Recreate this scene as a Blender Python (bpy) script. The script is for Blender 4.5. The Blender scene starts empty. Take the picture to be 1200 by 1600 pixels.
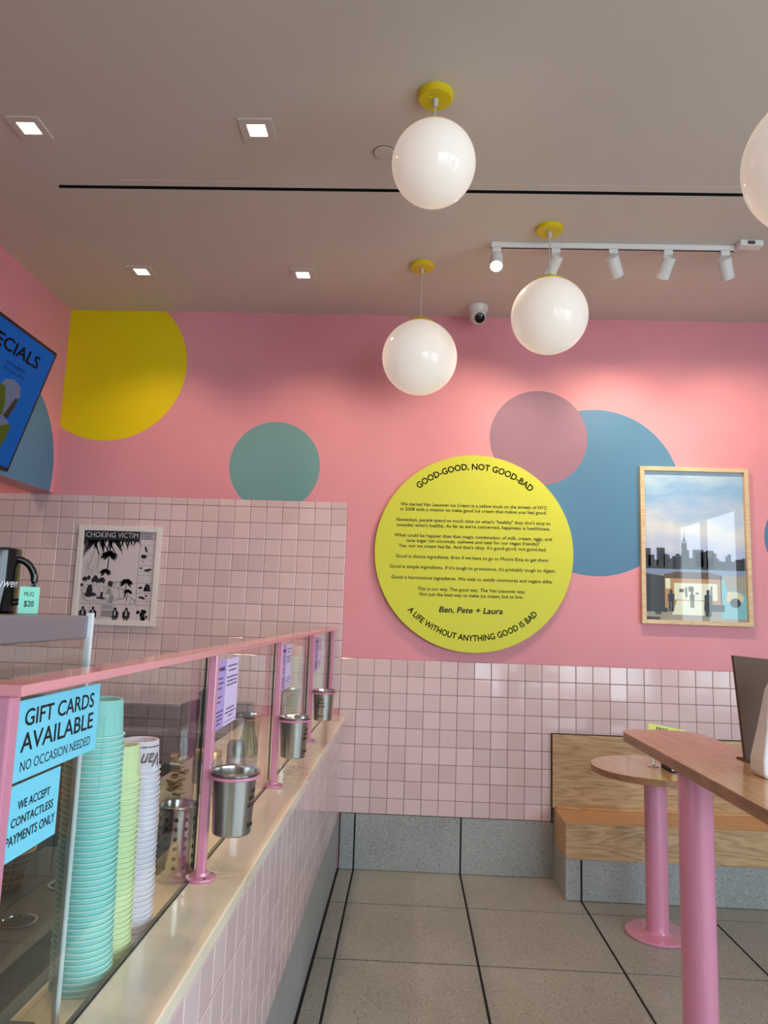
import bpy, math, random
from mathutils import Vector, Matrix
random.seed(7)
S = bpy.context.scene
COL = S.collection
PI = math.pi

# ------------------------------------------------------------------ camera
cam_d = bpy.data.cameras.new('camera')
cam = bpy.data.objects.new('camera', cam_d); COL.objects.link(cam)
CR = Vector((0.99893516, 0.03202153, 0.03321391))
CU = Vector((-0.02842813, -0.13979226, 0.98977268))
CF = Vector((-0.03633709, 0.98966295, 0.13873309))
cam.matrix_world = Matrix(((CR.x, CU.x, -CF.x, 0.39208), (CR.y, CU.y, -CF.y, -4.45724),
                           (CR.z, CU.z, -CF.z, 1.46516), (0, 0, 0, 1)))
cam_d.sensor_fit = 'VERTICAL'; cam_d.sensor_height = 36.0
cam_d.lens = 1139.564 / 1600 * 36.0
cam_d.clip_start = 0.02; cam_d.clip_end = 100
S.camera = cam

# ------------------------------------------------------------------ world, exposure
world = bpy.data.worlds.new('sky'); S.world = world
world.use_nodes = True
wb = world.node_tree.nodes['Background']
wb.inputs[0].default_value = (0.74, 0.88, 1.0, 1)
wb.inputs[1].default_value = 9.0
S.view_settings.view_transform = 'Standard'
S.view_settings.look = 'None'
S.view_settings.gamma = 1.0
S.view_settings.use_curve_mapping = False
S.view_settings.exposure = -0.22

# room constants
CEIL = 3.366
XR, YF, XK = 4.2, -6.6, -4.2          # right wall, wall behind the camera, kitchen wall
# daylight enters through the two shop windows: portals guide the sampling of the sky
def portal(name, loc, rot, sx, sy):
    l = bpy.data.lights.new(name, 'AREA'); l.shape = 'RECTANGLE'; l.size = sx; l.size_y = sy
    l.cycles.is_portal = True
    o = bpy.data.objects.new(name, l); COL.objects.link(o); o.location = loc; o.rotation_euler = rot
portal('window_portal_right', (XR + 0.05, -4.75, 1.65), (0, PI / 2, 0), 2.5, 3.1)
portal('window_portal_front', (2.65, YF - 0.05, 1.65), (PI / 2, 0, 0), 2.7, 2.5)

# ------------------------------------------------------------------ materials
def lin(c):
    return tuple(((v / 255 + 0.055) / 1.055) ** 2.4 if v / 255 > 0.04045 else v / 255 / 12.92 for v in c)
MATS = {}
def mat(name, rgb, rough=0.5, metal=0.0, spec=0.5, coat=0.0, emit=None, estr=0.0, trans=0.0):
    m = bpy.data.materials.new(name); m.use_nodes = True
    b = m.node_tree.nodes['Principled BSDF']
    b.inputs['Base Color'].default_value = (*lin(rgb), 1)
    b.inputs['Roughness'].default_value = rough
    b.inputs['Metallic'].default_value = metal
    b.inputs['Specular IOR Level'].default_value = spec
    b.inputs['Coat Weight'].default_value = coat
    b.inputs['Coat Roughness'].default_value = 0.05
    b.inputs['Transmission Weight'].default_value = trans
    if emit:
        b.inputs['Emission Color'].default_value = (*lin(emit), 1)
        b.inputs['Emission Strength'].default_value = estr
    MATS[name] = m
    return m
def N(m, t, **kw):
    n = m.node_tree.nodes.new(t)
    for k, v in kw.items(): setattr(n, k, v)
    return n
def link(m, a, b): m.node_tree.links.new(a, b)
def bsdf(m): return m.node_tree.nodes['Principled BSDF']
def ramp(m, stops, interp='LINEAR'):
    r = N(m, 'ShaderNodeValToRGB'); e = r.color_ramp; e.interpolation = interp
    while len(e.elements) < len(stops): e.elements.new(0.5)
    for el, (p, c) in zip(e.elements, stops):
        el.position = p; el.color = (*lin(c), 1)
    return r
def coords(m, scale=(1, 1, 1), kind='Object', rot=(0, 0, 0)):
    tc = N(m, 'ShaderNodeTexCoord'); mp = N(m, 'ShaderNodeMapping')
    mp.inputs['Scale'].default_value = scale; mp.inputs['Rotation'].default_value = rot
    link(m, tc.outputs[kind], mp.inputs['Vector'])
    return mp.outputs[0]
def geo_pos(m, scale=(1, 1, 1), loc=(0, 0, 0)):
    g = N(m, 'ShaderNodeNewGeometry'); mp = N(m, 'ShaderNodeMapping')
    mp.inputs['Scale'].default_value = scale; mp.inputs['Location'].default_value = loc
    link(m, g.outputs['Position'], mp.inputs['Vector'])
    return mp.outputs[0]
def bump(m, height, strength=0.1, dist=0.002):
    b = N(m, 'ShaderNodeBump'); b.inputs['Strength'].default_value = strength; b.inputs['Distance'].default_value = dist
    link(m, height, b.inputs['Height']); link(m, b.outputs[0], bsdf(m).inputs['Normal'])
def noise(m, vec, scale, detail=4, rough=0.5, dist=0.0):
    n = N(m, 'ShaderNodeTexNoise'); link(m, vec, n.inputs['Vector'])
    n.inputs['Scale'].default_value = scale; n.inputs['Detail'].default_value = detail
    n.inputs['Roughness'].default_value = rough; n.inputs['Distortion'].default_value = dist
    return n
def mixc(m, fac, a, b):
    x = N(m, 'ShaderNodeMix', data_type='RGBA')
    link(m, fac, x.inputs[0])
    for s, v in ((6, a), (7, b)):
        if isinstance(v, tuple): x.inputs[s].default_value = (*lin(v), 1)
        else: link(m, v, x.inputs[s])
    return x.outputs[2]

def paint(name, rgb, rough=0.55, var=6):
    m = mat(name, rgb, rough, spec=0.35)
    n = noise(m, geo_pos(m), 1.3, 3)
    lo = tuple(max(0, v - var) for v in rgb); hi = tuple(min(255, v + var) for v in rgb)
    r = ramp(m, [(0.3, lo), (0.7, hi)]); link(m, n.outputs[0], r.inputs[0])
    link(m, r.outputs[0], bsdf(m).inputs['Base Color'])
    n2 = noise(m, geo_pos(m), 260, 2); bump(m, n2.outputs[0], 0.06, 0.0008)
    return m
paint('wall_pink', (227, 151, 161))
paint('paint_yellow', (232, 208, 4), 0.5, 3)
paint('paint_teal', (116, 160, 160), 0.5, 3)
paint('paint_blue', (82, 130, 164), 0.5, 3)
paint('paint_mauve', (152, 114, 132), 0.5, 3)
paint('ceiling_paint', (214, 205, 195), 0.7, 2)
paint('outer_wall', (214, 205, 200), 0.6, 3)

def tile_mat(name, rgb, rough):
    m = mat(name, rgb, rough, spec=0.55)
    oi = N(m, 'ShaderNodeObjectInfo')
    r = ramp(m, [(0.0, tuple(v - 7 for v in rgb)), (1.0, tuple(min(255, v + 6) for v in rgb))])
    link(m, oi.outputs['Random'], r.inputs[0])
    link(m, r.outputs[0], bsdf(m).inputs['Base Color'])
    n = noise(m, geo_pos(m), 22, 2); bump(m, n.outputs[0], 0.07, 0.004)
    return m
tile_mat('tile_pink', (221, 193, 193), 0.09)
mat('grout', (122, 84, 82), 0.9)
mat('grout_light', (206, 182, 186), 0.85)

def terrazzo(name, base, rough=0.35):
    m = mat(name, base, rough)
    v = geo_pos(m)
    n0 = noise(m, v, 2.2, 4)
    r0 = ramp(m, [(0.3, tuple(c - 8 for c in base)), (0.7, tuple(c + 8 for c in base))]); link(m, n0.outputs[0], r0.inputs[0])
    col = r0.outputs[0]
    for sc, th, c, seed in ((105, 0.86, (192, 188, 178), 0.0), (130, 0.91, (66, 62, 58), 3.1), (260, 0.72, tuple(c + 26 for c in base), 7.7), (280, 0.74, tuple(c - 34 for c in base), 11.3)):
        vo = N(m, 'ShaderNodeTexVoronoi'); link(m, geo_pos(m, loc=(seed, seed, seed)), vo.inputs['Vector']); vo.inputs['Scale'].default_value = sc
        sep = N(m, 'ShaderNodeSeparateColor'); link(m, vo.outputs['Color'], sep.inputs[0])
        a = N(m, 'ShaderNodeMath', operation='GREATER_THAN'); link(m, sep.outputs[0], a.inputs[0]); a.inputs[1].default_value = th
        d = N(m, 'ShaderNodeMath', operation='LESS_THAN'); link(m, vo.outputs['Distance'], d.inputs[0]); d.inputs[1].default_value = 0.36
        mu = N(m, 'ShaderNodeMath', operation='MULTIPLY'); link(m, a.outputs[0], mu.inputs[0]); link(m, d.outputs[0], mu.inputs[1])
        col = mixc(m, mu.outputs[0], col, c)
    link(m, col, bsdf(m).inputs['Base Color'])
    return m
terrazzo('terrazzo_floor', (154, 152, 141), 0.42)
terrazzo('terrazzo_base', (152, 154, 152), 0.4)
mat('joint_black', (16, 15, 15), 0.8)
mat('dark_void', (14, 13, 14), 0.9)

def wood(name, a, b, c, axis='X', rough=0.38):
    m = mat(name, a, rough, spec=0.45)
    sc = {'X': (0.75, 7.0, 7.0), 'Y': (7.0, 0.75, 7.0)}[axis]
    v = geo_pos(m, sc)
    n1 = noise(m, v, 1.6, 3, 0.45, 0.5)
    w = N(m, 'ShaderNodeMath', operation='MULTIPLY'); link(m, n1.outputs[0], w.inputs[0]); w.inputs[1].default_value = 22.0
    fr = N(m, 'ShaderNodeMath', operation='PINGPONG'); link(m, w.outputs[0], fr.inputs[0]); fr.inputs[1].default_value = 1.0
    sc2 = {'X': (2.5, 80, 80), 'Y': (80, 2.5, 80)}[axis]
    n2 = noise(m, geo_pos(m, sc2), 3.0, 4, 0.6)
    ad = N(m, 'ShaderNodeMath', operation='MULTIPLY_ADD'); link(m, n2.outputs[0], ad.inputs[0]); ad.inputs[1].default_value = 0.9
    hm = N(m, 'ShaderNodeMath', operation='MULTIPLY'); link(m, fr.outputs[0], hm.inputs[0]); hm.inputs[1].default_value = 0.45
    link(m, hm.outputs[0], ad.inputs[2])
    r = ramp(m, [(0.25, c), (0.55, a), (0.95, b)]); link(m, ad.outputs[0], r.inputs[0])
    link(m, r.outputs[0], bsdf(m).inputs['Base Color'])
    bump(m, n2.outputs[0], 0.08, 0.001)
    return m
wood('oak', (182, 146, 104), (202, 168, 126), (130, 94, 62), 'X')
wood('oak_seat', (190, 142, 92), (206, 160, 108), (156, 110, 66), 'X', 0.3)
wood('oak_table', (206, 162, 118), (218, 176, 134), (180, 134, 94), 'Y', 0.18)
wood('oak_frame', (214, 184, 142), (226, 200, 160), (196, 164, 122), 'X', 0.45)
wood('oak_edge', (146, 104, 72), (164, 120, 86), (112, 76, 50), 'Y', 0.4)

mat('post_pink', (212, 136, 162), 0.16, spec=0.6, coat=0.6)
mat('rail_pink', (232, 150, 156), 0.18, spec=0.6, coat=0.4)
mat('yellow_enamel', (226, 200, 10), 0.25, spec=0.6)
mat('white_metal', (232, 230, 228), 0.4)
mat('white_plastic', (225, 224, 222), 0.4)
mat('cord_white', (205, 198, 190), 0.5)
mat('black_gloss', (12, 12, 14), 0.12, spec=0.6)
mat('black_matte', (18, 18, 19), 0.6)
mat('black_print', (18, 18, 20), 0.7)
mat('lens_black', (6, 6, 8), 0.08)
mat('gasket', (20, 22, 22), 0.5)
mat('chrome', (215, 218, 222), 0.12, metal=1.0)
mat('satin_white', (226, 230, 234), 0.25)
mat('grey_steel', (150, 146, 156), 0.38, metal=0.6)
mat('dark_steel', (92, 90, 88), 0.42, metal=0.7)
mat('cabinet_dark', (58, 58, 58), 0.5)
mat('sign_yellow', (212, 214, 62), 0.6)
mat('sign_edge', (196, 186, 60), 0.6)
mat('sign_cyan', (122, 212, 236), 0.5)
mat('lilac_dark', (190, 160, 226), 0.5)
mat('lilac_light', (232, 208, 246), 0.5)
mat('lilac_print', (84, 66, 110), 0.6)
mat('cup_teal', (146, 220, 216), 0.55)
mat('cup_lime', (226, 236, 178), 0.55)
mat('cup_lilac', (232, 214, 234), 0.55)
mat('cup_white', (226, 230, 224), 0.55)
for _n, _c in (('teal', (196, 240, 236)), ('lime', (240, 246, 212)), ('lilac', (248, 242, 250)), ('white', (240, 242, 238))): mat('cup_%s_rim' % _n, _c, 0.6)  # rims paler than the cups: highlight on the rolled edge put into colour
mat('cup_base', (190, 178, 172), 0.7)
mat('mint_card', (150, 230, 206), 0.6)
mat('paper_white', (226, 224, 222), 0.75)
mat('kraft_brown', (96, 72, 58), 0.75)
mat('frame_white', (236, 226, 222), 0.4)
mat('comic_paper', (216, 202, 206), 0.6)
mat('comic_ink', (34, 36, 44), 0.6)
mat('comic_grey', (150, 148, 152), 0.6)
mat('yellow_card', (232, 234, 120), 0.6)
mat('waffle', (176, 128, 72), 0.7)
mat('blue_plastic', (82, 112, 130), 0.4)
mat('gold_lid', (206, 160, 92), 0.3, metal=0.8)
mat('can_silver', (150, 150, 152), 0.35, metal=0.7)
mat('label_white', (226, 226, 228), 0.6)
mat('glass_white', (214, 224, 226), 0.3)
mat('black_ink_mug', (232, 226, 232), 0.5)

def brushed(name, rgb, rough):
    m = mat(name, rgb, rough, metal=1.0)
    n = noise(m, coords(m, (60, 60, 1.5)), 4, 3)
    bump(m, n.outputs[0], 0.05, 0.0006)
    return m
brushed('steel', (196, 194, 190), 0.2)

def marble(name):
    m = mat(name, (240, 226, 204), 0.07, spec=0.55)
    v = geo_pos(m)
    n1 = noise(m, v, 1.4, 3); n2 = noise(m, v, 9, 8, 0.68, 1.6)
    ab = N(m, 'ShaderNodeMath', operation='SUBTRACT'); link(m, n2.outputs[0], ab.inputs[0]); ab.inputs[1].default_value = 0.5
    a2 = N(m, 'ShaderNodeMath', operation='ABSOLUTE'); link(m, ab.outputs[0], a2.inputs[0])
    vein = ramp(m, [(0.0, (255, 255, 255)), (0.035, (0, 0, 0))]); link(m, a2.outputs[0], vein.inputs[0])
    mask = ramp(m, [(0.52, (0, 0, 0)), (0.66, (255, 255, 255))]); link(m, n1.outputs[0], mask.inputs[0])
    mu = N(m, 'ShaderNodeMath', operation='MULTIPLY'); link(m, vein.outputs[0], mu.inputs[0]); link(m, mask.outputs[0], mu.inputs[1])
    n3 = noise(m, v, 3.5, 3)
    base = ramp(m, [(0.3, (242, 230, 208)), (0.7, (232, 216, 190))]); link(m, n3.outputs[0], base.inputs[0])
    link(m, mixc(m, mu.outputs[0], base.outputs[0], (120, 92, 72)), bsdf(m).inputs['Base Color'])
    return m
marble('quartz')

def glass(name, tint=(232, 242, 238), strength=1.0):
    m = bpy.data.materials.new(name); m.use_nodes = True
    nt = m.node_tree; nt.nodes.remove(nt.nodes['Principled BSDF'])
    out = nt.nodes['Material Output']
    tr = N(m, 'ShaderNodeBsdfTransparent'); tr.inputs[0].default_value = (*lin(tint), 1)
    gl = N(m, 'ShaderNodeBsdfGlossy'); gl.inputs['Roughness'].default_value = 0.0
    gl.inputs['Color'].default_value = (strength, strength, strength, 1)
    fr = N(m, 'ShaderNodeFresnel'); fr.inputs[0].default_value = 1.5
    mx = N(m, 'ShaderNodeMixShader')
    ge = N(m, 'ShaderNodeNewGeometry'); inv = N(m, 'ShaderNodeMath', operation='SUBTRACT'); inv.inputs[0].default_value = 1.0
    link(m, ge.outputs['Backfacing'], inv.inputs[1])
    ml = N(m, 'ShaderNodeMath', operation='MULTIPLY'); link(m, fr.outputs[0], ml.inputs[0]); link(m, inv.outputs[0], ml.inputs[1])
    link(m, ml.outputs[0], mx.inputs[0]); link(m, tr.outputs[0], mx.inputs[1]); link(m, gl.outputs[0], mx.inputs[2])
    link(m, mx.outputs[0], out.inputs['Surface'])
    MATS[name] = m
    return m
glass('clear_glass', (248, 252, 250)); glass('jar_glass', (214, 222, 220)); glass('window_glass', (245, 250, 250))
mat('globe_opal', (246, 242, 236), 0.08, spec=0.5, emit=(255, 236, 216), estr=0.38)
mat('lamp_on', (255, 255, 255), 0.5, emit=(255, 244, 226), estr=14.0)
mat('bulb_on', (255, 255, 255), 0.5, emit=(255, 236, 190), estr=22.0)

# ------------------------------------------------------------------ mesh helpers
ORG = {}
def tag(o, label=None, cat=None, group=None, kind=None):
    if label: o['label'] = label
    if cat: o['category'] = cat
    if group: o['group'] = group
    if kind: o['kind'] = kind
    return o
def thing(name, label, cat, loc, group=None, rot=None):
    o = bpy.data.objects.new(name, None); COL.objects.link(o); o.location = loc
    o.empty_display_size = 0.05
    ORG[o] = Vector(loc)
    if rot is not None:
        o.rotation_euler = rot; ORG[o] = Vector((0, 0, 0))
    return tag(o, label, cat, group)
class MB:
    def __init__(s): s.v = []; s.f = []
    def add(s, vs, fs):
        n = len(s.v); s.v += [Vector(v) for v in vs]; s.f += [tuple(i + n for i in f) for f in fs]; return s
    def box(s, x0, x1, y0, y1, z0, z1):
        if x0 > x1: x0, x1 = x1, x0
        if y0 > y1: y0, y1 = y1, y0
        if z0 > z1: z0, z1 = z1, z0
        return s.add([(x0, y0, z0), (x1, y0, z0), (x1, y1, z0), (x0, y1, z0), (x0, y0, z1), (x1, y0, z1), (x1, y1, z1), (x0, y1, z1)],
                     [(0, 3, 2, 1), (4, 5, 6, 7), (0, 1, 5, 4), (1, 2, 6, 5), (2, 3, 7, 6), (3, 0, 4, 7)])
    def lathe(s, c, prof, n=32, M=None):
        # profile [(r,z)] revolved about z through c; r==0 closes
        vs = []; idx = []
        for r, z in prof:
            if r <= 1e-6:
                idx.append([len(vs)] * n); vs.append(Vector((0, 0, z)))
            else:
                idx.append(list(range(len(vs), len(vs) + n)))
                vs += [Vector((r * math.cos(2 * PI * k / n), r * math.sin(2 * PI * k / n), z)) for k in range(n)]
        fs = []
        for a, b in zip(idx, idx[1:]):
            for k in range(n):
                k2 = (k + 1) % n
                q = [a[k], a[k2], b[k2], b[k]]
                u = []
                for i in q:
                    if i not in u: u.append(i)
                if len(u) > 2: fs.append(tuple(u))
        if M is not None: vs = [M @ v for v in vs]
        c = Vector(c)
        return s.add([v + c for v in vs], fs)
    def cyl(s, c, r, z0, z1, n=32, M=None):
        return s.lathe(c, [(0, z0), (r, z0), (r, z1), (0, z1)], n, M)
    def tube(s, pts, r, n=10):
        pts = [Vector(p) for p in pts]; vs = []; m = len(pts)
        up = Vector((0, 0, 1))
        for i, p in enumerate(pts):
            t = (pts[min(i + 1, m - 1)] - pts[max(i - 1, 0)]).normalized()
            a = t.cross(up)
            if a.length < 1e-3: a = t.cross(Vector((1, 0, 0)))
            a.normalize(); b = t.cross(a).normalized()
            vs += [p + a * r * math.cos(2 * PI * k / n) + b * r * math.sin(2 * PI * k / n) for k in range(n)]
        fs = [(i * n + k, i * n + (k + 1) % n, (i + 1) * n + (k + 1) % n, (i + 1) * n + k) for i in range(m - 1) for k in range(n)]
        fs += [tuple(range(n))[::-1], tuple(range((m - 1) * n, m * n))]
        return s.add(vs, fs)
    def torus(s, c, R, r, n=36, m=10):
        vs = [(c[0] + (R + r * math.cos(2 * PI * j / m)) * math.cos(2 * PI * i / n), c[1] + (R + r * math.cos(2 * PI * j / m)) * math.sin(2 * PI * i / n), c[2] + r * math.sin(2 * PI * j / m)) for i in range(n) for j in range(m)]
        fs = [(i * m + j, ((i + 1) % n) * m + j, ((i + 1) % n) * m + (j + 1) % m, i * m + (j + 1) % m) for i in range(n) for j in range(m)]
        return s.add(vs, fs)
    def prism(s, poly, M, t):
        # polygon (u,v) extruded along local w from 0 to t, mapped by M (u,v,w)->world
        n = len(poly)
        vs = [M @ Vector((u, v, 0)) for u, v in poly] + [M @ Vector((u, v, t)) for u, v in poly]
        fs = [tuple(range(n))[::-1], tuple(range(n, 2 * n))] + [(i, (i + 1) % n, n + (i + 1) % n, n + i) for i in range(n)]
        return s.add(vs, fs)
    def sphere(s, c, r, nu=32, nv=18, sc=(1, 1, 1)):
        prof = [(0, -r)] + [(r * math.cos(a), r * math.sin(a)) for a in [-PI / 2 + PI * k / nv for k in range(1, nv)]] + [(0, r)]
        return s.lathe(c, prof, nu, Matrix.Diagonal((*sc, 1)))
    def build(s, name, m, parent=None, smooth=None, at=None, bevel=0.0):
        o0 = Vector(at) if at is not None else (ORG.get(parent, Vector((0, 0, 0))) if parent else Vector((0, 0, 0)))
        me = bpy.data.meshes.new(name)
        me.from_pydata([tuple(v - o0) for v in s.v], [], s.f)
        me.update()
        return put(name, me, m, parent, smooth, at, o0, bevel)
def put(name, me, m, parent=None, smooth=None, at=None, o0=None, bevel=0.0):
    me.materials.clear(); me.materials.append(MATS[m])
    if smooth is not None:
        me.polygons.foreach_set('use_smooth', [True] * len(me.polygons))
        me.set_sharp_from_angle(angle=math.radians(smooth))
    o = bpy.data.objects.new(name, me); COL.objects.link(o)
    if parent:
        o.parent = parent; ORG[o] = ORG[parent]
    else:
        o.location = o0 if o0 is not None else (0, 0, 0); ORG[o] = Vector(o.location)
    if bevel:
        md = o.modifiers.new('bevel', 'BEVEL'); md.width = bevel; md.segments = 2; md.limit_method = 'ANGLE'
    return o
def inst(name, me, parent, loc, rot=(0, 0, 0)):
    o = bpy.data.objects.new(name, me); COL.objects.link(o); o.parent = parent
    o.location = Vector(loc) - ORG[parent]; o.rotation_euler = rot
    ORG[o] = ORG[parent]
    return o
def copy_tree(o, parent=None):
    c = o.copy(); COL.objects.link(c); c.parent = parent
    for ch in list(o.children): copy_tree(ch, c)
    return c
def wallM(x, y, z):   # print facing the camera on the back wall: u->+X, v->+Z, w->-Y
    return Matrix(((1, 0, 0, x), (0, 0, -1, y), (0, 1, 0, z), (0, 0, 0, 1)))
def sideM(x, y, z):   # facing +X: u->+Y, v->+Z, w->+X
    return Matrix(((0, 0, 1, x), (1, 0, 0, y), (0, 1, 0, z), (0, 0, 0, 1)))
def text_geo(body, bold=0.0, shear=0.0, spacing=1.0, res=3):
    cu = bpy.data.curves.new('t', 'FONT'); cu.body = body; cu.size = 1.0; cu.offset = bold
    cu.shear = shear; cu.space_character = spacing; cu.resolution_u = res
    ob = bpy.data.objects.new('t', cu)
    me = bpy.data.meshes.new_from_object(ob)
    vs = [v.co.copy() for v in me.vertices]; fs = [tuple(p.vertices) for p in me.polygons]
    bpy.data.objects.remove(ob); bpy.data.curves.remove(cu); bpy.data.meshes.remove(me)
    return vs, fs
def text_fit(mb, body, u0, u1, v0, M, h=None, bold=0.0, shear=0.0, spacing=1.0, fn=None, res=3):
    # fits text between u0..u1 with its baseline at v0; h = cap height (else uniform); fn bends (u,v)->vector
    vs, fs = text_geo(body, 0.0, shear, spacing, res)
    if not vs: return
    a = min(v.x for v in vs); b = max(v.x for v in vs)
    k = (u1 - u0) / (b - a)
    kv = h / 0.70 if h else k
    for lv, (du, dv) in enumerate(((0, 0),) if bold <= 0 else ((-bold, 0), (bold, 0), (0, -bold), (0, bold), (0, 0))):
        out = []
        for v in vs:
            u = u0 + (v.x + du - a) * k; w = v0 + (v.y + dv) * kv
            out.append(fn(u, w) if fn else M @ Vector((u, w, lv * 0.00006)))
        mb.add(out, fs)
def greek(mb, u0, u1, v0, M, h, fn=None):
    # a line of print too small to read: a row of short word-like dashes
    u = u0
    while u < u1 - h * 0.4:
        w = min(random.uniform(1.6, 4.5) * h, u1 - u)
        q = [(u, v0), (u + w, v0), (u + w, v0 + h * .75), (u, v0 + h * .75)]
        mb.add([fn(*p) if fn else M @ Vector((*p, 0)) for p in q], [(0, 1, 2, 3)])
        u += w + h * 0.55
def circle(cx, cy, r, n=72, a0=0.0):
    return [(cx + r * math.cos(a0 + 2 * PI * k / n), cy + r * math.sin(a0 + 2 * PI * k / n)) for k in range(n)]
def clip(poly, nx, ny, d):
    # keep nx*u+ny*v<=d
    out = []
    for (a, b) in zip(poly, poly[1:] + poly[:1]):
        da = nx * a[0] + ny * a[1] - d; db = nx * b[0] + ny * b[1] - d
        if da <= 0: out.append(a)
        if da * db < 0:
            t = da / (da - db); out.append((a[0] + t * (b[0] - a[0]), a[1] + t * (b[1] - a[1])))
    return out
def structure(o, label, cat): return tag(o, label, cat, kind='structure')

# ------------------------------------------------------------------ room shell
# floor with terrazzo slabs
floor = MB().box(XK, XR, YF, 0.15, -0.15, -0.0016).build('floor', 'joint_black')
structure(floor, 'grey terrazzo slab floor with black joints', 'floor')
XJ = [0.031, 0.1191] + [0.1191 + 0.6161 * k for k in range(1, 7)] + [XR]
YJ = [0.0] + [-0.4923 - 0.6161 * k for k in range(0, 10)] + [YF]
slab_cache = {}
def slab(name, sx, sy, sz, m):
    key = (round(sx, 4), round(sy, 4), round(sz, 4), m)
    if key not in slab_cache:
        c = 0.0006
        b = MB()
        hx, hy = sx / 2, sy / 2
        vs = [(-hx, -hy, -sz), (hx, -hy, -sz), (hx, hy, -sz), (-hx, hy, -sz), (-hx, -hy, -c), (hx, -hy, -c), (hx, hy, -c), (-hx, hy, -c),
              (-hx + c, -hy + c, 0), (hx - c, -hy + c, 0), (hx - c, hy - c, 0), (-hx + c, hy - c, 0)]
        fs = [(8, 9, 10, 11), (0, 3, 2, 1)]
        for i in range(4):
            j = (i + 1) % 4
            fs += [(i, j, 4 + j, 4 + i), (4 + i, 4 + j, 8 + j, 8 + i)]
        me = bpy.data.meshes.new(name); me.from_pydata(vs, [], fs); me.update(); me.materials.append(MATS[m])
        slab_cache[key] = me
    return slab_cache[key]
for i in range(len(XJ) - 1):
    for j in range(len(YJ) - 1):
        gx, gy = 0.0055, 0.0038
        x0, x1 = XJ[i] + gx, XJ[i + 1] - gx; y0, y1 = YJ[j + 1] + gy, YJ[j] - gy
        if x1 - x0 < 0.02: continue
        inst('slab', slab('slab', x1 - x0, y1 - y0, 0.0014, 'terrazzo_floor'), floor, ((x0 + x1) / 2, (y0 + y1) / 2, 0.0))
# ceiling with the slot of the air diffuser left open
SLX = -1.274
cb = MB()
cb.box(XK, XR, -1.3775, 0.15, CEIL, CEIL + 0.12)
cb.box(XK, XR, YF, -1.4045, CEIL, CEIL + 0.12)
cb.box(XK, SLX, -1.4045, -1.3775, CEIL, CEIL + 0.12)
cb.box(XR - 0.7, XR, -1.4045, -1.3775, CEIL, CEIL + 0.12)
ceil = cb.build('ceiling', 'ceiling_paint'); structure(ceil, 'smooth pale grey painted ceiling', 'ceiling')
# back wall plaster
wall_back = MB().box(XK, XR, 0.006, 0.15, 0, CEIL).build('wall_back', 'wall_pink')
structure(wall_back, 'salmon pink painted back wall with coloured circles', 'wall')
PW = wallM(0, 0.0058, 0)
def dot(name, poly, m, M, t, parent, label):
    o = MB().prism(poly, M, t).build(name, m, parent); o['label'] = label
yel = clip(clip(circle(-1.573, 3.0, 0.503, 128), 0, 1, CEIL - 0.001), -1, 0, 1.8585)
dot('painted_circle', yel, 'paint_yellow', PW, 0.0006, wall_back, 'large yellow painted circle cut by ceiling and corner')
dot('painted_circle', clip(circle(-0.468, 2.36, 0.286, 96), 0, -1, -2.144), 'paint_teal', PW, 0.0006, wall_back, 'dusty teal painted circle above tiles')
dot('painted_circle', circle(1.525, 2.254, 0.519, 128), 'paint_blue', PW, 0.0006, wall_back, 'steel blue painted circle behind the photo frame')
dot('painted_circle', circle(1.175, 2.584, 0.302, 96), 'paint_mauve', PW, 0.0012, wall_back, 'mauve painted circle overlapping the blue one')
dot('painted_circle', circle(2.80, 2.0, 0.265, 96), 'paint_blue', PW, 0.0006, wall_back, 'small blue circle at the right edge')
# tiles -------------------------------------------------------------
T = 0.1; G = 0.0026
def tile_mesh(w, h):
    key = ('tile', round(w, 4), round(h, 4))
    if key not in slab_cache:
        c = 0.003; d = 0.005; hx, hy = w / 2, h / 2
        vs = [(-hx, 0.0, -hy), (hx, 0.0, -hy), (hx, 0.0, hy), (-hx, 0.0, hy), (-hx, -d + 0.0015, -hy), (hx, -d + 0.0015, -hy), (hx, -d + 0.0015, hy), (-hx, -d + 0.0015, hy),
              (-hx + c, -d, -hy + c), (hx - c, -d, -hy + c), (hx - c, -d, hy - c), (-hx + c, -d, hy - c)]
        fs = [(8, 9, 10, 11)]
        for i in range(4):
            j = (i + 1) % 4
            fs += [(i, j, 4 + j, 4 + i), (4 + i, 4 + j, 8 + j, 8 + i)]
        me = bpy.data.meshes.new('tile'); me.from_pydata(vs, [], fs); me.update(); me.materials.append(MATS['tile_pink'])
        slab_cache[key] = me
    return slab_cache[key]
def tile_field(panel, xs, zs, limit_x, y, stuff_side):
    rest = MB()
    for i in range(len(xs) - 1):
        for k in range(len(zs) - 1):
            x0, x1 = xs[i] + G / 2, xs[i + 1] - G / 2; z0, z1 = zs[k] + G / 2, zs[k + 1] - G / 2
            cx, cz = (x0 + x1) / 2, (z0 + z1) / 2
            me = tile_mesh(x1 - x0, z1 - z0)
            if limit_x(cx):
                a = 0.0075
                inst('tile', me, panel, (cx, y, cz), (random.gauss(0, a), random.gauss(0, a * 0.35), random.gauss(0, a)))
            else:
                rest.add([v.co + Vector((cx, y, cz)) for v in me.vertices], [tuple(p.vertices) for p in me.polygons])
    if rest.v:
        o = rest.build('tile_remainder', 'tile_pink', panel); o['kind'] = 'stuff'
ZT = 1.1987
wains = MB().box(0.0, XR, 0.0022, 0.0062, 0.31, ZT).build('wall_wainscot', 'grout')
structure(wains, 'pale pink square tiles on the lower back wall', 'wall')
tile_field(wains, [j * T for j in range(0, 43)], [0.31] + [ZT - T * k for k in range(8, -1, -1)], lambda x: x < 3.0, 0.003, 1)
splash = MB().box(XK, 0.0, 0.0022, 0.0062, ZT - 0.3, 2.143).build('wall_backsplash', 'grout')
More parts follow.
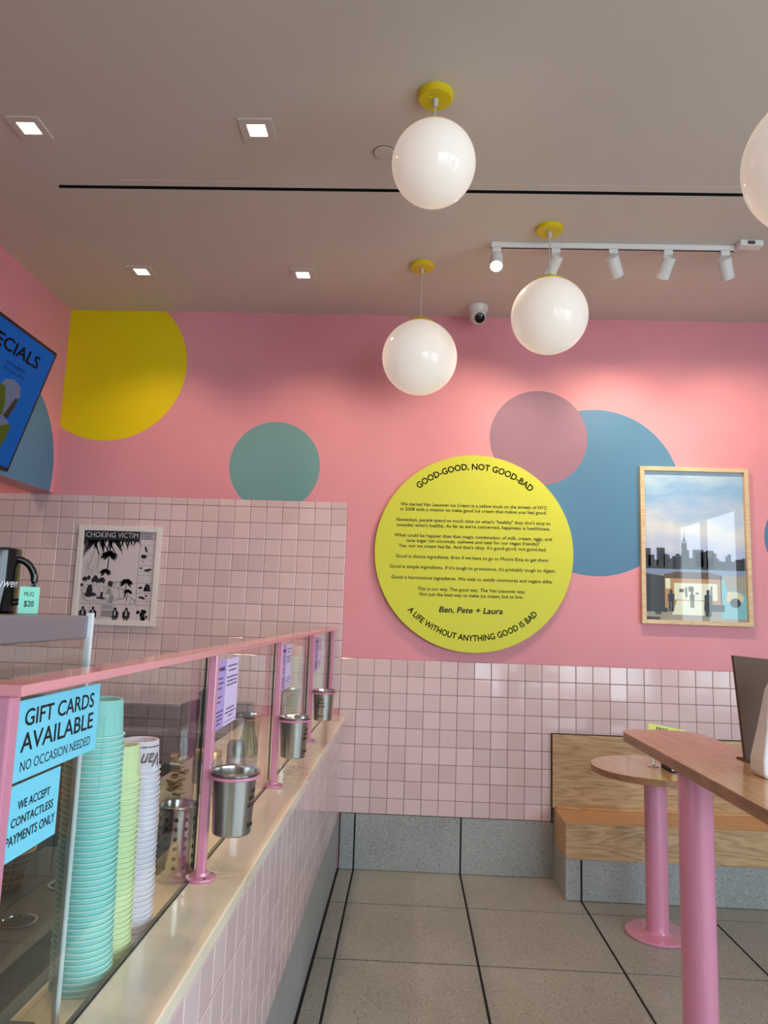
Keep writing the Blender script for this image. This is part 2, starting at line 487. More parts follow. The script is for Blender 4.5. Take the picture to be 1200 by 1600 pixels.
structure(splash, 'pink square tile backsplash behind the service counter', 'wall')
tile_field(splash, [-4.2 + j * T for j in range(0, 43)], [ZT + T * k for k in range(-3, 10)] + [2.143], lambda x: x > -2.2, 0.003, -1)
# terrazzo baseboard along the back wall
base = MB().box(0.031, XR, -0.001, 0.006, 0, 0.309).build('baseboard_back', 'joint_black')
structure(base, 'grey terrazzo base panels along the back wall', 'baseboard')
def wall_slab(panel, x0, x1, z0, z1, y, m='terrazzo_base', t=0.006):
    MB().box(x0, x1, y, y + t, z0, z1).build('slab', m, panel, bevel=0.0012)
for a, b in zip(XJ[:-1], XJ[1:]):
    if b - a > 0.02: wall_slab(base, a + 0.0048, b - 0.0048, 0.002, 0.308, -0.006)
# dropped fascia over the service side
fascia = MB().box(-2.0, -1.86, YF, 0.0062, 2.152, CEIL).build('wall_left', 'wall_pink')
structure(fascia, 'pink dropped fascia wall above the service side', 'wall')
fc = clip(clip(circle(-0.52, 2.293, 0.494, 96), 0, -1, -2.1525), 1, 0, 0.0)
dot('painted_circle', fc, 'paint_blue', sideM(-1.8602, 0, 0), 0.0008, fascia, 'blue painted circle behind the menu screen')
# remaining walls (outside the frame)
wk = MB().box(XK - 0.15, XK, YF, 0.15, 0, CEIL).build('wall_kitchen', 'outer_wall'); structure(wk, 'plain wall of the service side', 'wall')
def wall_with_window(name, axis, pos, a0, a1, w0, w1, z0, z1, label):
    b = MB(); t = 0.15
    def bx(p0, p1, q0, q1):
        if axis == 'x': b.box(pos, pos + t, p0, p1, q0, q1)
        else: b.box(p0, p1, pos - t, pos, q0, q1)
    bx(a0, w0, 0, CEIL); bx(w1, a1, 0, CEIL); bx(w0, w1, 0, z0); bx(w0, w1, z1, CEIL)
    o = b.build(name, 'outer_wall'); structure(o, label, 'wall'); return o
wall_with_window('wall_right', 'x', XR, YF, 0.0, -6.3, -3.2, 0.4, 2.9, 'wall with the shop window to the right')
wall_with_window('wall_front', 'y', YF, XK, XR, 1.3, 4.0, 0.4, 2.9, 'wall with the shop front behind the viewer')
def window(name, axis, pos, w0, w1, z0, z1, n, label):
    fr = MB(); gl = MB()
    for k in range(n + 1):
        c = w0 + (w1 - w0) * k / n; c = min(max(c, w0 + 0.03), w1 - 0.03)
        (fr.box(pos + 0.03, pos + 0.1, c - 0.03, c + 0.03, z0, z1) if axis == 'x' else fr.box(c - 0.03, c + 0.03, pos - 0.1, pos - 0.03, z0, z1))
    for z in (z0 + 0.03, z1 - 0.03):
        (fr.box(pos + 0.03, pos + 0.1, w0, w1, z - 0.03, z + 0.03) if axis == 'x' else fr.box(w0, w1, pos - 0.1, pos - 0.03, z - 0.03, z + 0.03))
    (gl.add([(pos + 0.065, w0, z0), (pos + 0.065, w1, z0), (pos + 0.065, w1, z1), (pos + 0.065, w0, z1)], [(0, 1, 2, 3)]) if axis == 'x' else
     gl.add([(w0, pos - 0.065, z0), (w1, pos - 0.065, z0), (w1, pos - 0.065, z1), (w0, pos - 0.065, z1)], [(0, 1, 2, 3)]))
    o = fr.build(name, 'black_matte'); structure(o, label, 'window')
    gl.build('pane', 'window_glass', o)
window('window_1', 'x', XR, -6.3, -3.2, 0.4, 2.9, 3, 'dark framed shop window on the right')
window('window_2', 'y', YF, 1.3, 4.0, 0.4, 2.9, 4, 'dark framed shop window behind the viewer')
grd = MB().box(-9, 14, -16, 4, -0.35, -0.16).build('floor_outside', 'outer_wall'); structure(grd, 'pavement outside the shop', 'ground')

#--OBJECTS--
# ------------------------------------------------------------------ service counter
ZC = 0.865; XG = -0.078; YE = -4.8; ZI = 0.84
counter = thing('service_counter', 'long pink tiled service counter with a cream stone worktop', 'counter', (-0.2, -2.4, 0))
MB().box(-0.16, 0.018, YE, -0.004, 0.002, 0.80).box(-0.5, -0.1602, -2.28, -0.004, 0.002, 0.80).build('body', 'cabinet_dark', counter)
wt = MB()
wt.box(-0.0836, 0.044, YE, -0.001, 0.832, ZC)
wt.build('worktop', 'quartz', counter, bevel=0.003)
ws = MB(); ws.box(-0.5, -0.0838, -2.28, -0.001, 0.80, ZI); ws.box(-0.19, -0.0838, -3.28, -2.2802, 0.80, ZI); ws.box(-0.15, -0.0838, YE, -3.2802, 0.80, ZI)
ws.build('inner_shelf', 'quartz', counter)
fp = MB().box(0.018, 0.0215, YE, -0.001, 0.31, 0.8315).build('front_panel', 'grout_light', counter)
rows = [0.31] + [ZT - T * k for k in range(8, 3, -1)] + [0.8315]
for i in range(48):
    y1, y0 = -0.001 - i * T - G / 2, -0.001 - (i + 1) * T + G / 2
    y0 = max(y0, YE)
    for k in range(len(rows) - 1):
        z0, z1 = rows[k] + G / 2, rows[k + 1] - G / 2
        a = 0.0014
        inst('tile', tile_mesh(y1 - y0, z1 - z0), fp, (0.0205, (y0 + y1) / 2, (z0 + z1) / 2), (random.gauss(0, a), random.gauss(0, a * .4), PI / 2 + random.gauss(0, a)))
kp = MB().box(0.012, 0.018, YE, -0.001, 0.001, 0.309).build('kick_panel', 'joint_black', counter)
yb = [-0.001, -0.4923] + [-0.4923 - 0.6161 * k for k in range(1, 7)] + [YE]
for a, b in zip(yb[:-1], yb[1:]):
    MB().box(0.018, 0.0245, b + 0.002, a - 0.002, 0.003, 0.308).build('slab', 'terrazzo_base', kp, bevel=0.001)

# ------------------------------------------------------------------ sneeze guard
guard = thing('sneeze_guard', 'pink framed glass sneeze guard standing along the counter', 'sneeze guard', (-0.06, -1.85, ZC))
PY = [-3.63, -2.74, -1.85, -0.95, -0.016]
MB().box(-0.080, -0.030, -3.645, -0.002, 1.361, 1.374).build('rail', 'rail_pink', guard, bevel=0.002)
for i, y in enumerate(PY):
    w = 0.011 if i < 4 else 0.008
    po = MB().box(-0.064, -0.044, y - w, y + w, ZC + 0.006, 1.3612).build('post', 'post_pink', guard, bevel=0.003)
    MB().box(-0.0735, -0.0705, y - 0.003, y + 0.003, ZC + 0.02, 1.3605).build('channel', 'gasket', po)
    if i < 4:
        fl = MB().lathe((-0.054, y, ZC), [(0, 0.0005), (0.033, 0.0005), (0.034, 0.003), (0.033, 0.0065), (0.017, 0.0095), (0.015, 0.016), (0, 0.017)], 32).build('flange', 'post_pink', po, 40)
        for a in (0.6, 2.2, 3.75, 5.3):
            MB().cyl((-0.054 + 0.025 * math.cos(a), y + 0.025 * math.sin(a), ZC), 0.003, 0.006, 0.0095, 10).build('screw', 'dark_steel', po)
        if i > 0:
            r = MB().torus((0.009, y, 1.0905), 0.0545, 0.0038, 40, 10)
            r.box(-0.0475, -0.043, y - 0.006, y + 0.006, 1.083, 1.098)
            r.build('bucket_ring', 'post_pink', po, 40)
for a, b in zip(PY[:-1], PY[1:]):
    pn = MB().box(XG - 0.004, XG + 0.004, a + 0.002, b - 0.002, ZC + 0.002, 1.362).build('glass_pane', 'clear_glass', guard)
    MB().box(XG - 0.0052, XG + 0.0052, a + 0.002, b - 0.002, ZC, ZC + 0.0022).build('gasket', 'gasket', pn)

# stickers on the glass
SX = XG + 0.0042
def glass_sign(name, label, cat, y0, y1, z0, z1, m, lines, group=None, cut=0.0):
    t = thing(name, label, cat, (SX, (y0 + y1) / 2, z0), group)
    poly = [(y0, z0), (y1, z0), (y1, z1), (y0 + cut, z1), (y0 + cut * .3, z1 - cut * .3), (y0, z1 - cut)] if cut else [(y0, z0), (y1, z0), (y1, z1), (y0, z1)]
    MB().prism(poly, sideM(SX, 0, 0), 0.001).build('sheet', m, t)
    for body, a, b, z, h, bold in lines:
        mb = MB(); text_fit(mb, body, a, b, z, sideM(SX + 0.0013, 0, 0), h, bold); mb.build('lettering', 'black_print', t)
    return t
glass_sign('gift_card_sign', 'larger sky blue gift cards sign stuck on the glass', 'sign', -3.579, -3.333, 1.250, 1.3465, 'sign_cyan',
           [('GIFT CARDS', -3.551, -3.353, 1.3145, 0.0205, 0.012), ('AVAILABLE', -3.555, -3.351, 1.284, 0.0225, 0.012), ('NO OCCASION NEEDED', -3.552, -3.355, 1.2605, 0.0125, 0.0)])
glass_sign('contactless_sign', 'smaller sky blue contactless payments sign stuck on the glass', 'sign', -3.577, -3.442, 1.159, 1.2465, 'sign_cyan',
           [('WE ACCEPT', -3.548, -3.468, 1.2155, 0.0105, 0.012), ('CONTACTLESS', -3.560, -3.456, 1.197, 0.0105, 0.012), ('PAYMENTS ONLY', -3.569, -3.448, 1.177, 0.0115, 0.012)], cut=0.008)
wl = ['nearest', 'middle', 'farthest']
for i, y in enumerate(PY[1:4]):
    y0 = y + 0.055 + 0.06 * (i > 0) + 0.13 * (i > 1); y1 = y0 + 0.28; ym = (y0 + y1) / 2
    t = thing('allergy_notice', ('lilac allergy notice on the glass, %s of the three along the counter' % wl[i]), 'notice', (SX, ym, 1.168), 'lilac notices on the glass')
    MB().box(SX, SX + 0.001, y0, ym, 1.166, 1.336).build('sheet', 'lilac_dark', t)
    MB().box(SX, SX + 0.001, ym, y1, 1.166, 1.336).build('sheet', 'lilac_light', t)
    mb = MB(); M2 = sideM(SX + 0.0013, 0, 0)
    c = (y0 + ym) / 2
    text_fit(mb, 'ALLERGY WARNING', c - 0.058, c + 0.058, 1.309, M2, 0.010, 0.01)
    mb.build('lettering', 'lilac_print', t); mb = MB()
    for k, (w, z) in enumerate([(0.085, 1.289), (0.10, 1.277), (0.075, 1.265), (0.08, 1.243), (0.06, 1.231), (0.12, 1.207), (0.125, 1.197), (0.115, 1.187), (0.08, 1.177)]):
        greek(mb, c - w / 2, c + w / 2, z, M2, 0.0052)
    c = (ym + y1) / 2
    for k, (w, z) in enumerate([(0.10, 1.315), (0.08, 1.303), (0.115, 1.286), (0.105, 1.276), (0.11, 1.266), (0.09, 1.205), (0.115, 1.195), (0.05, 1.185)]):
        greek(mb, c - w / 2, c + w / 2, z, M2, 0.0052)
    mb.build('small_print', 'lilac_print', t)['kind'] = 'stuff'
    MB().box(SX + 0.001, SX + 0.0014, ym + 0.01, y1 - 0.01, 1.174, 1.1755).build('rule', 'lilac_print', t)

# ------------------------------------------------------------------ spoon buckets in the rings
def cone_text(mb, lines, c, rfun, ang, z0):
    for body, w, z, h, bold, shear in lines:
        def fn(u, v, z=z):
            r = rfun(z0 + v) + 0.0004
            a = ang + u / 0.05
            return Vector((c[0] + r * math.cos(a), c[1] + r * math.sin(a), z0 + v))
        text_fit(mb, body, -w / 2, w / 2, z, None, h, bold, shear, fn=fn)
for i, (y, ang) in enumerate(zip(PY[1:4], (-0.16, -0.22, -1.70))):
    c = (0.009, y, 0.966)
    t = thing('spoon_bucket', 'steel used spoon bucket hanging from the %s pink post' % ['nearest', 'second', 'third'][i] if i else 'largest steel used spoon bucket, hanging nearest to the viewer', 'bucket', c, 'steel spoon buckets')
    prof = [(0, 0.0), (0.040, 0.0), (0.0425, 0.003), (0.0495, 0.122), (0.0500, 0.131), (0.0570, 0.1335), (0.0578, 0.1365), (0.0550, 0.1385), (0.0490, 0.136), (0.0480, 0.130), (0.0415, 0.005), (0, 0.003)]
    MB().lathe(c, prof, 48).build('body', 'steel', t, 35)
    mb = MB()
    cone_text(mb, [('USED', 0.026, 0.092, 0.0085, 0.012, 0), ('SPOONS', 0.037, 0.077, 0.0085, 0.012, 0), ('GO HERE', 0.042, 0.062, 0.0085, 0.012, 0)],
              c, lambda z: 0.0425 + 0.007 * (z - c[2] - 0.003) / 0.119, ang, c[2])
    def sq(u, v): return Vector((c[0] + 0.0445 * math.cos(ang + u / 0.05), c[1] + 0.0445 * math.sin(ang + u / 0.05), c[2] + 0.022 + v))
    mb.build('lettering', 'black_print', t); mb = MB()
    mb.tube([sq(-0.016 + 0.0011 * q, 0.004 * math.sin(q * 1.25) * (1 if q > 4 else 1.8)) for q in range(30)], 0.0005, 5)
    mb.build('signature', 'black_print', t)

# ------------------------------------------------------------------ stacks of upturned paper cups
def cup_mesh(name, R, r, h, m):
    b = MB().lathe((0, 0, 0), [(R - 0.003, 0.001), (R - 0.0015, 0.0), (R, 0.0010), (R + 0.0004, 0.0024), (R - 0.0004, 0.0038), (R - 0.0038, 0.0042), (r, h - 0.001), (r - 0.0015, h), (r - 0.003, h - 0.001), (r - 0.0035, h - 0.009), (0, h - 0.009)], 36)
    me = bpy.data.meshes.new(name); me.from_pydata([tuple(v) for v in b.v], [], b.f); me.update()
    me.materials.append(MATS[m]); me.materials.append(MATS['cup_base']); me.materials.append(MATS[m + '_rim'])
    for p in me.polygons:
        p.use_smooth = True
        if p.center.z < 0.0040 and (p.center.x ** 2 + p.center.y ** 2) > (R - 0.0022) ** 2: p.material_index = 2  # rolled rim takes the painted highlight colour
        if p.center.z < h - 0.006 and abs(p.normal.z) > 0.9 and (p.center.x ** 2 + p.center.y ** 2) < (r - 0.004) ** 2: p.material_index = 1
    me.set_sharp_from_angle(angle=math.radians(35))
    return me
def ordinal(i):
    return ('second', 'third', 'fourth', 'fifth', 'sixth', 'seventh', 'eighth', 'ninth', 'tenth')[i - 2] if i <= 10 else '%d%s' % (i, {1: 'st', 2: 'nd', 3: 'rd'}.get(i % 10, 'th') if i // 10 != 1 else 'th')
def stack(name, colour, m, x, y, z, n, dz, R, r, h, lx=0.0, ly=0.0, where='', hero=None):
    me = cup_mesh(name, R, r, h, m); mb = None
    for k in range(n):
        o = bpy.data.objects.new(name, me); COL.objects.link(o)
        o.location = (x + lx * k / n + random.uniform(-.0006, .0006), y + ly * k / n + random.uniform(-.0006, .0006), z + 0.0002 + k * dz)
        o.rotation_euler = (random.uniform(-.008, .008) * (k > 0), random.uniform(-.008, .008) * (k > 0), random.uniform(0, 6))
        if k == n - 1:
            o.rotation_euler = (0, 0, 0); ORG[o] = Vector(o.location)
            tag(o, 'topmost %s paper cup of the upturned stack %s' % (colour, where), 'cup', '%s paper cups %s' % (colour, where))
            top = o
        else:
            tag(o, '%s upturned paper cup, %s, stacked %s' % (colour, 'bottommost' if k == 0 else ordinal(n - k) + ' from the top', where), 'cup', '%s paper cups %s' % (colour, where))
    return top
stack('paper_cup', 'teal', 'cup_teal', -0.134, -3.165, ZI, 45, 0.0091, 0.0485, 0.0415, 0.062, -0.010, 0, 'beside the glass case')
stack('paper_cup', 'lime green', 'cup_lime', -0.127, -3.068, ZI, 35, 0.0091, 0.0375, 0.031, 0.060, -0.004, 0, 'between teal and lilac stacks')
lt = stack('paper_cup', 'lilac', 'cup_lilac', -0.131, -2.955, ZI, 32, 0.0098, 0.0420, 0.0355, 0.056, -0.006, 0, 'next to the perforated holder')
mb = MB(); c0 = lt.location.copy(); ang0 = math.atan2(-0.945, 0.33)
def up(u, v):
    zz = c0.z + 0.030 - v; a = ang0 - u / 0.04
    r = 0.042 - 0.0065 * (zz - c0.z - 0.0045) / 0.051 + 0.0004
    return Vector((c0.x + r * math.cos(a), c0.y + r * math.sin(a), zz))
text_fit(mb, 'Van Leeuwen', -0.042, 0.112, -0.004, None, 0.027, 0.0, 0.45, fn=up)
mb.build('lettering', 'black_print', lt); mb = MB()
greek(mb, -0.05, 0.06, -0.0165, None, 0.0030, fn=up)
mb.build('small_print', 'black_print', lt)['kind'] = 'stuff'
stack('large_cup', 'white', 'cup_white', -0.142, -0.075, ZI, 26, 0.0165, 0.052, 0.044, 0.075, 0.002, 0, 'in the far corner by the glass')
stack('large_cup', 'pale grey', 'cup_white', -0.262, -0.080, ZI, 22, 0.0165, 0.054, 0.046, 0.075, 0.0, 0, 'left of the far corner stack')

# perforated cutlery holder
c = (-0.134, -2.672, ZI)
t = thing('cutlery_holder', 'perforated steel cutlery cylinder standing behind the first post', 'cutlery holder', c)
MB().lathe(c, [(0, 0.0), (0.0425, 0.0), (0.044, 0.003), (0.044, 0.160), (0.0468, 0.163), (0.0468, 0.166), (0.0445, 0.167), (0.0425, 0.163), (0.0425, 0.004), (0, 0.004)], 48).build('body', 'steel', t, 35)
hm = MB()
for k in range(12):
    for j in range(6):
        a = 2 * PI * k / 12 + 0.2; z = c[2] + 0.035 + j * 0.021
        cc = Vector((c[0] + 0.0441 * math.cos(a), c[1] + 0.0441 * math.sin(a), z))
        e = Vector((-math.sin(a), math.cos(a), 0)); nrm = Vector((math.cos(a), math.sin(a), 0))
        vs = [cc + nrm * 0.0004 + (e * math.cos(b) + Vector((0, 0, 1)) * math.sin(b)) * 0.0047 for b in [2 * PI * q / 12 for q in range(12)]]
        hm.add(vs, [tuple(range(12))])
o = hm.build('perforations', 'dark_void', t); o['kind'] = 'stuff'

# things standing behind the glass
def jar(name, label, c, r, h, fill=None, lid=None):
    t = thing(name, label, 'jar', c)
    MB().lathe(c, [(0, 0.001), (r * .95, 0.001), (r, 0.006), (r, h * .82), (r * .86, h * .9), (r * .86, h), (r * .83, h)], 36).build('glass_body', 'jar_glass', t, 40)
    if lid: MB().lathe(c, [(0, h + 0.013), (r * .9, h + 0.013), (r * .92, h + 0.010), (r * .92, h - 0.012), (r * .88, h - 0.012)], 36).build('lid', lid, t, 40)
    return t
j = jar('cone_jar', 'tall glass jar filled with broken waffle cone pieces', (-0.345, -2.0, ZI), 0.055, 0.24)
for k in range(26):
    a = random.uniform(0, 6.28); q = random.uniform(0, 0.036); z = ZI + 0.02 + k * 0.005
    M3 = Matrix.Translation((-0.345 + q * math.cos(a), -2.0 + q * math.sin(a), z)) @ Matrix.Rotation(random.uniform(0, 6), 4, 'Z') @ Matrix.Rotation(random.uniform(-.7, .7), 4, 'X')
    MB().prism([(-.014, -.01), (.012, -.012), (.015, .008), (-.004, .014)], M3, 0.004).build('waffle_piece', 'waffle', j)
j = jar('topping_jar', 'glass topping jar with a gold lid behind the first post', (-0.275, -1.86, ZI), 0.042, 0.125, lid='gold_lid')
MB().cyl((-0.275, -1.86, ZI), 0.038, 0.006, 0.085, 32).build('topping', 'paper_white', j, 40)
j = jar('topping_jar', 'low glass topping jar with gold lid, left of the can', (-0.335, -1.72, ZI), 0.04, 0.10, lid='gold_lid')
MB().cyl((-0.335, -1.72, ZI), 0.036, 0.006, 0.075, 32).build('topping', 'cup_base', j, 40)
c = (-0.205, -1.78, ZI)
t = thing('drink_can', 'tall silver drink can with white gothic lettering behind glass', 'can', c)
MB().lathe(c, [(0, 0.004), (0.024, 0.0), (0.026, 0.003), (0.033, 0.012), (0.033, 0.145), (0.027, 0.157), (0.0265, 0.160), (0.024, 0.157), (0, 0.157)], 36).build('body', 'can_silver', t, 35)
mb = MB()
cone_text(mb, [('Liquid', 0.05, 0.092, 0.016, 0, 0.1), ('Death', 0.05, 0.062, 0.018, 0, 0.1)], c, lambda z: 0.033, -1.40, c[2])
mb.build('lettering', 'label_white', t)
c = (-0.20, -1.60, ZI)
t = thing('glass_bottle', 'clear glass carafe standing between the can and the posts', 'bottle', c)
MB().lathe(c, [(0, 0.002), (0.036, 0.002), (0.038, 0.01), (0.038, 0.12), (0.022, 0.17), (0.020, 0.21), (0.023, 0.214), (0.021, 0.216), (0.018, 0.21)], 32).build('glass_body', 'jar_glass', t, 40)

# dipping cabinet, cone plate and waffle
cab = thing('dipping_cabinet', 'dark dipping cabinet with a steel well plate behind the counter', 'cabinet', (-0.75, -2.9, 0))
MB().box(-1.05, -0.20, -4.4, -2.30, 0.002, 0.66).build('body', 'cabinet_dark', cab)
pb = MB().box(-0.62, -0.345, -4.2, -2.3, 0.765, 0.78).build('well_plate', 'dark_steel', cab, bevel=0.002)
MB().box(-0.62, -0.36, -4.2, -2.3, 0.6602, 0.7648).build('plinth', 'cabinet_dark', cab)
for y in (-2.80, -3.02, -3.24, -2.58):
    w = MB().lathe((-0.43, y, 0.78), [(0.040, 0.0008), (0.040, 0.004), (0.034, 0.004), (0.033, 0.0008)], 32).build('well_rim', 'chrome', pb, 35)
    MB().cyl((-0.43, y, 0.78), 0.0325, 0.0006, 0.0012, 32).build('well', 'dark_void', pb)
MB().box(-0.70, -0.63, -4.2, -2.31, 0.6602, 0.835).build('back_ledge', 'grey_steel', cab)
c = (-0.56, -2.62, 0.785)
t = thing('waffle_bowl', 'crisp waffle bowl resting behind the round cone wells', 'waffle', c)
MB().lathe(c, [(0, 0.0), (0.032, 0.001), (0.062, 0.085), (0.059, 0.086), (0.030, 0.006), (0, 0.005)], 20).build('shell', 'waffle', t, 40)
rg = MB()
for k in range(20):
    a = 2 * PI * k / 20
    rg.tube([(c[0] + (0.032 + 0.030 * q) * math.cos(a), c[1] + (0.032 + 0.030 * q) * math.sin(a), c[2] + 0.001 + 0.084 * q) for q in (0.02, 0.5, 1)], 0.0018, 5)
for q in (0.2, 0.4, 0.6, 0.8, 1.0): rg.torus((c[0], c[1], c[2] + 0.001 + 0.084 * q), 0.032 + 0.030 * q, 0.0018, 24, 5)
rg.build('ridges', 'oak_frame', t, 60)

# glass case with steel lid at the near left
case = thing('display_case', 'glass display case with a flat steel top at the left', 'display case', (-0.36, -3.7, ZI))
MB().box(-0.60, -0.120, -4.3, -3.285, 1.411, 1.447).build('top', 'grey_steel', case, bevel=0.002)
MB().box(-0.1235, -0.1145, -3.289, -3.280, ZI + 0.0003, 1.4515).build('corner_post', 'satin_white', case)
MB().box(-0.60, -0.124, -3.288, -3.282, ZI + 0.0003, 1.4108).build('end_pane', 'clear_glass', case)
MB().box(-0.1215, -0.1165, -4.3, -3.2895, ZI + 0.0003, 1.4108).build('front_pane', 'clear_glass', case)
MB().box(-0.60, -0.585, -3.300, -3.2885, 0.842, 1.4108).build('back_post', 'dark_steel', case)
c = (-0.247, -3.36, 1.447)
t = thing('coffee_mug', 'glossy black mug on top of the glass display case', 'mug', c)
MB().lathe(c, [(0, 0.0005), (0.038, 0.0005), (0.041, 0.004), (0.0415, 0.094), (0.0405, 0.0985), (0.039, 0.0975), (0.0385, 0.006), (0, 0.005)], 40).build('body', 'black_gloss', t, 35)
hd = [(c[0] + 0.0395 + 0.024 * math.sin(a), c[1] + 0.012 * math.sin(a), c[2] + 0.050 + 0.033 * math.cos(a)) for a in [PI * k / 12 for k in range(13)]]
MB().tube(hd, 0.0055, 10).build('handle', 'black_gloss', t, 60)
mb = MB()
def mug(u, v):
    a = -1.15 + u / 0.042; r = 0.0422
    return Vector((c[0] + r * math.cos(a), c[1] + r * math.sin(a), c[2] + 0.040 + v))
text_fit(mb, 'Van Leeuwen', -0.040, 0.052, 0.0, None, 0.013, 0.0, 0.4, fn=mug)
mb.build('lettering', 'black_ink_mug', t)
t = thing('price_card', 'mint green mug price card leaning in front of black mug', 'price card', (-0.170, -3.385, 1.447), rot=(0, 0, 0.45))
MB().prism([(-.0135, 0), (.0135, 0), (.0135, .042), (-.0135, .042)], Matrix.Rotation(math.radians(72), 4, 'X') @ Matrix.Translation((0, 0.0008, 0)), 0.002).build('card', 'mint_card', t)
MB().prism([(-.014, -.0), (.014, -.0), (.014, .006), (-.014, .006)], Matrix.Translation((0, 0.0, 0.0005)), 0.0025).build('stand', 'clear_glass', t)
mb = MB(); MR = Matrix.Rotation(math.radians(72), 4, 'X') @ Matrix.Translation((0, 0.0008, 0.0023))
text_fit(mb, 'MUG', -0.007, 0.006, 0.027, MR, 0.007, 0.0); text_fit(mb, '$20', -0.006, 0.007, 0.011, MR, 0.009, 0.01)
mb.build('lettering', 'black_print', t)

# back counter along the wall
bc = thing('back_counter', 'steel back counter along the tiled wall behind the glass', 'counter', (-1.4, -0.3, 0))
MB().box(-2.9, -0.52, -0.60, -0.004, 0.002, 0.80).build('body', 'cabinet_dark', bc)
MB().box(-2.9, -0.51, -0.62, -0.004, 0.802, 0.835).build('worktop', 'grey_steel', bc, bevel=0.004)
MB().box(-2.9, -0.51, -0.05, -0.0045, 0.8352, 0.92).build('upstand', 'grey_steel', bc, bevel=0.003)
c = (-0.66, -0.30, 0.835)
t = thing('ingredient_tub', 'round blue grey tub with dark lid on back counter', 'tub', c)
MB().lathe(c, [(0, 0.0005), (0.085, 0.0005), (0.095, 0.15), (0.092, 0.15), (0, 0.148)], 36).build('body', 'blue_plastic', t, 40)
MB().lathe(c, [(0, 0.185), (0.085, 0.18), (0.10, 0.165), (0.10, 0.150), (0.0, 0.1495)], 36).build('lid', 'dark_steel', t, 40)
c = (-1.05, -0.30, 0.835)
t = thing('steel_warmer', 'low steel box with bright edges on the back counter', 'appliance', c)
MB().box(-1.33, -0.80, -0.52, -0.10, 0.836, 0.945).build('body', 'dark_steel', t, bevel=0.006)
MB().box(-1.335, -0.795, -0.526, -0.10, 0.9452, 0.957).build('lid', 'chrome', t, bevel=0.002)
MB().box(-1.10, -1.02, -0.545, -0.522, 0.89, 0.90).build('handle', 'chrome', t)

# ------------------------------------------------------------------ round story sign
t = thing('round_sign', 'big round yellow sign with a printed story on the wall', 'sign', (0.781, 0.005, 1.255))
MB().prism(circle(0, 0, 0.600, 128), wallM(0.781, -0.004, 1.855), 0.026).build('board', 'sign_yellow', t)
SM = wallM(0.781, -0.0312, 1.855)
LINES = [(-0.451, 0.441, 0.283, 'We started Van Leeuwen Ice Cream in a yellow truck on the streets of NYC'), (-0.451, 0.439, 0.252, 'in 2008 with a mission to make good ice cream that makes you feel good.'),
 (-0.472, 0.462, 0.187, 'Nowadays, people spend so much time on what\'s "healthy" they don\'t stop to'), (-0.471, 0.460, 0.154, 'consider what\'s healthy. As far as we\'re concerned, happiness is healthiness.'),
 (-0.482, 0.470, 0.091, 'What could be happier than that magic combination of milk, cream, eggs, and'), (-0.410, 0.395, 0.060, 'cane sugar (or coconuts, cashews and oats for our vegan friends)?'), (-0.454, 0.439, 0.027, 'Yes, our ice cream has fat. And that\'s okay. It\'s good-good, not good-bad.'),
 (-0.470, 0.454, -0.037, 'Good is choice ingredients. Even if we have to go to Mount Etna to get them.'), (-0.506, 0.493, -0.100, 'Good is simple ingredients. If it\'s tough to pronounce, it\'s probably tough to digest.'),
 (-0.494, 0.475, -0.165, 'Good is harmonious ingredients. We seek to satisfy omnivores and vegans alike.'), (-0.333, 0.315, -0.230, 'This is our way. The good way. The Van Leeuwen way.'), (-0.321, 0.298, -0.263, 'Not just the best way to make ice cream, but to live.')]
for a, b, z, body in LINES:
    mb = MB(); text_fit(mb, body, a, b, z - 0.008, SM, 0.0200, 0.012, res=2); mb.build('lettering', 'black_print', t)
def arc_top(u, v):
    a = u / 0.518; r = 0.518 + v
    return SM @ Vector((r * math.sin(a), r * math.cos(a), 0))
def arc_bot(u, v):
    a = u / 0.529; r = 0.529 - v
    return SM @ Vector((r * math.sin(a), -r * math.cos(a), 0))
mb = MB(); text_fit(mb, 'GOOD-GOOD, NOT GOOD-BAD', -0.376, 0.376, -0.008, None, 0.038, 0.022, fn=arc_top); mb.build('lettering', 'black_print', t)
mb = MB(); text_fit(mb, 'A LIFE WITHOUT ANYTHING GOOD IS BAD', -0.437, 0.433, -0.002, None, 0.035, 0.018, fn=arc_bot); mb.build('lettering', 'black_print', t)
mb = MB(); text_fit(mb, 'Ben, Pete + Laura', -0.201, 0.178, -0.366, SM, 0.034, 0.022, 0.2); mb.build('signature', 'black_print', t)

# ------------------------------------------------------------------ framed comic poster
def frame(t, x0, x1, z0, z1, w, m, yb, yf):
    for nm, b in (('frame_stile', (x0, x0 + w, z0, z1)), ('frame_stile', (x1 - w, x1, z0, z1)), ('frame_rail', (x0 + w, x1 - w, z0, z0 + w)), ('frame_rail', (x0 + w, x1 - w, z1 - w, z1))):
        MB().box(b[0], b[1], yf, yb, b[2], b[3]).build(nm, m, t, bevel=0.002)
t = thing('comic_poster', 'white framed black and white comic poster on pink tiles', 'poster', (-1.40, -0.004, 1.343))
X0, Z0 = -1.662, 1.343
frame(t, X0, X0 + 0.521, Z0, Z0 + 0.609, 0.032, 'frame_white', -0.0035, -0.024)
MB().box(X0 + 0.028, X0 + 0.493, -0.010, -0.004, Z0 + 0.028, Z0 + 0.581).build('print', 'comic_paper', t)
CM = wallM(X0, -0.0104, Z0)
lay = [0]
def ink(polys, m='comic_ink', name='ink_drawing', dz=0.0):
    mb = MB(); lay[0] += 1
    M4 = wallM(X0, -0.0102 - dz, Z0)
    for p in polys: mb.prism(p, M4, 0.00025)
    o = mb.build(name, m, t); o['kind'] = 'stuff'
    return o
def rect(a, b, c, d): return [(a, c), (b, c), (b, d), (a, d)]
rnd = random.Random(3)
banner = [rect(.034, .384, .520, .578)]
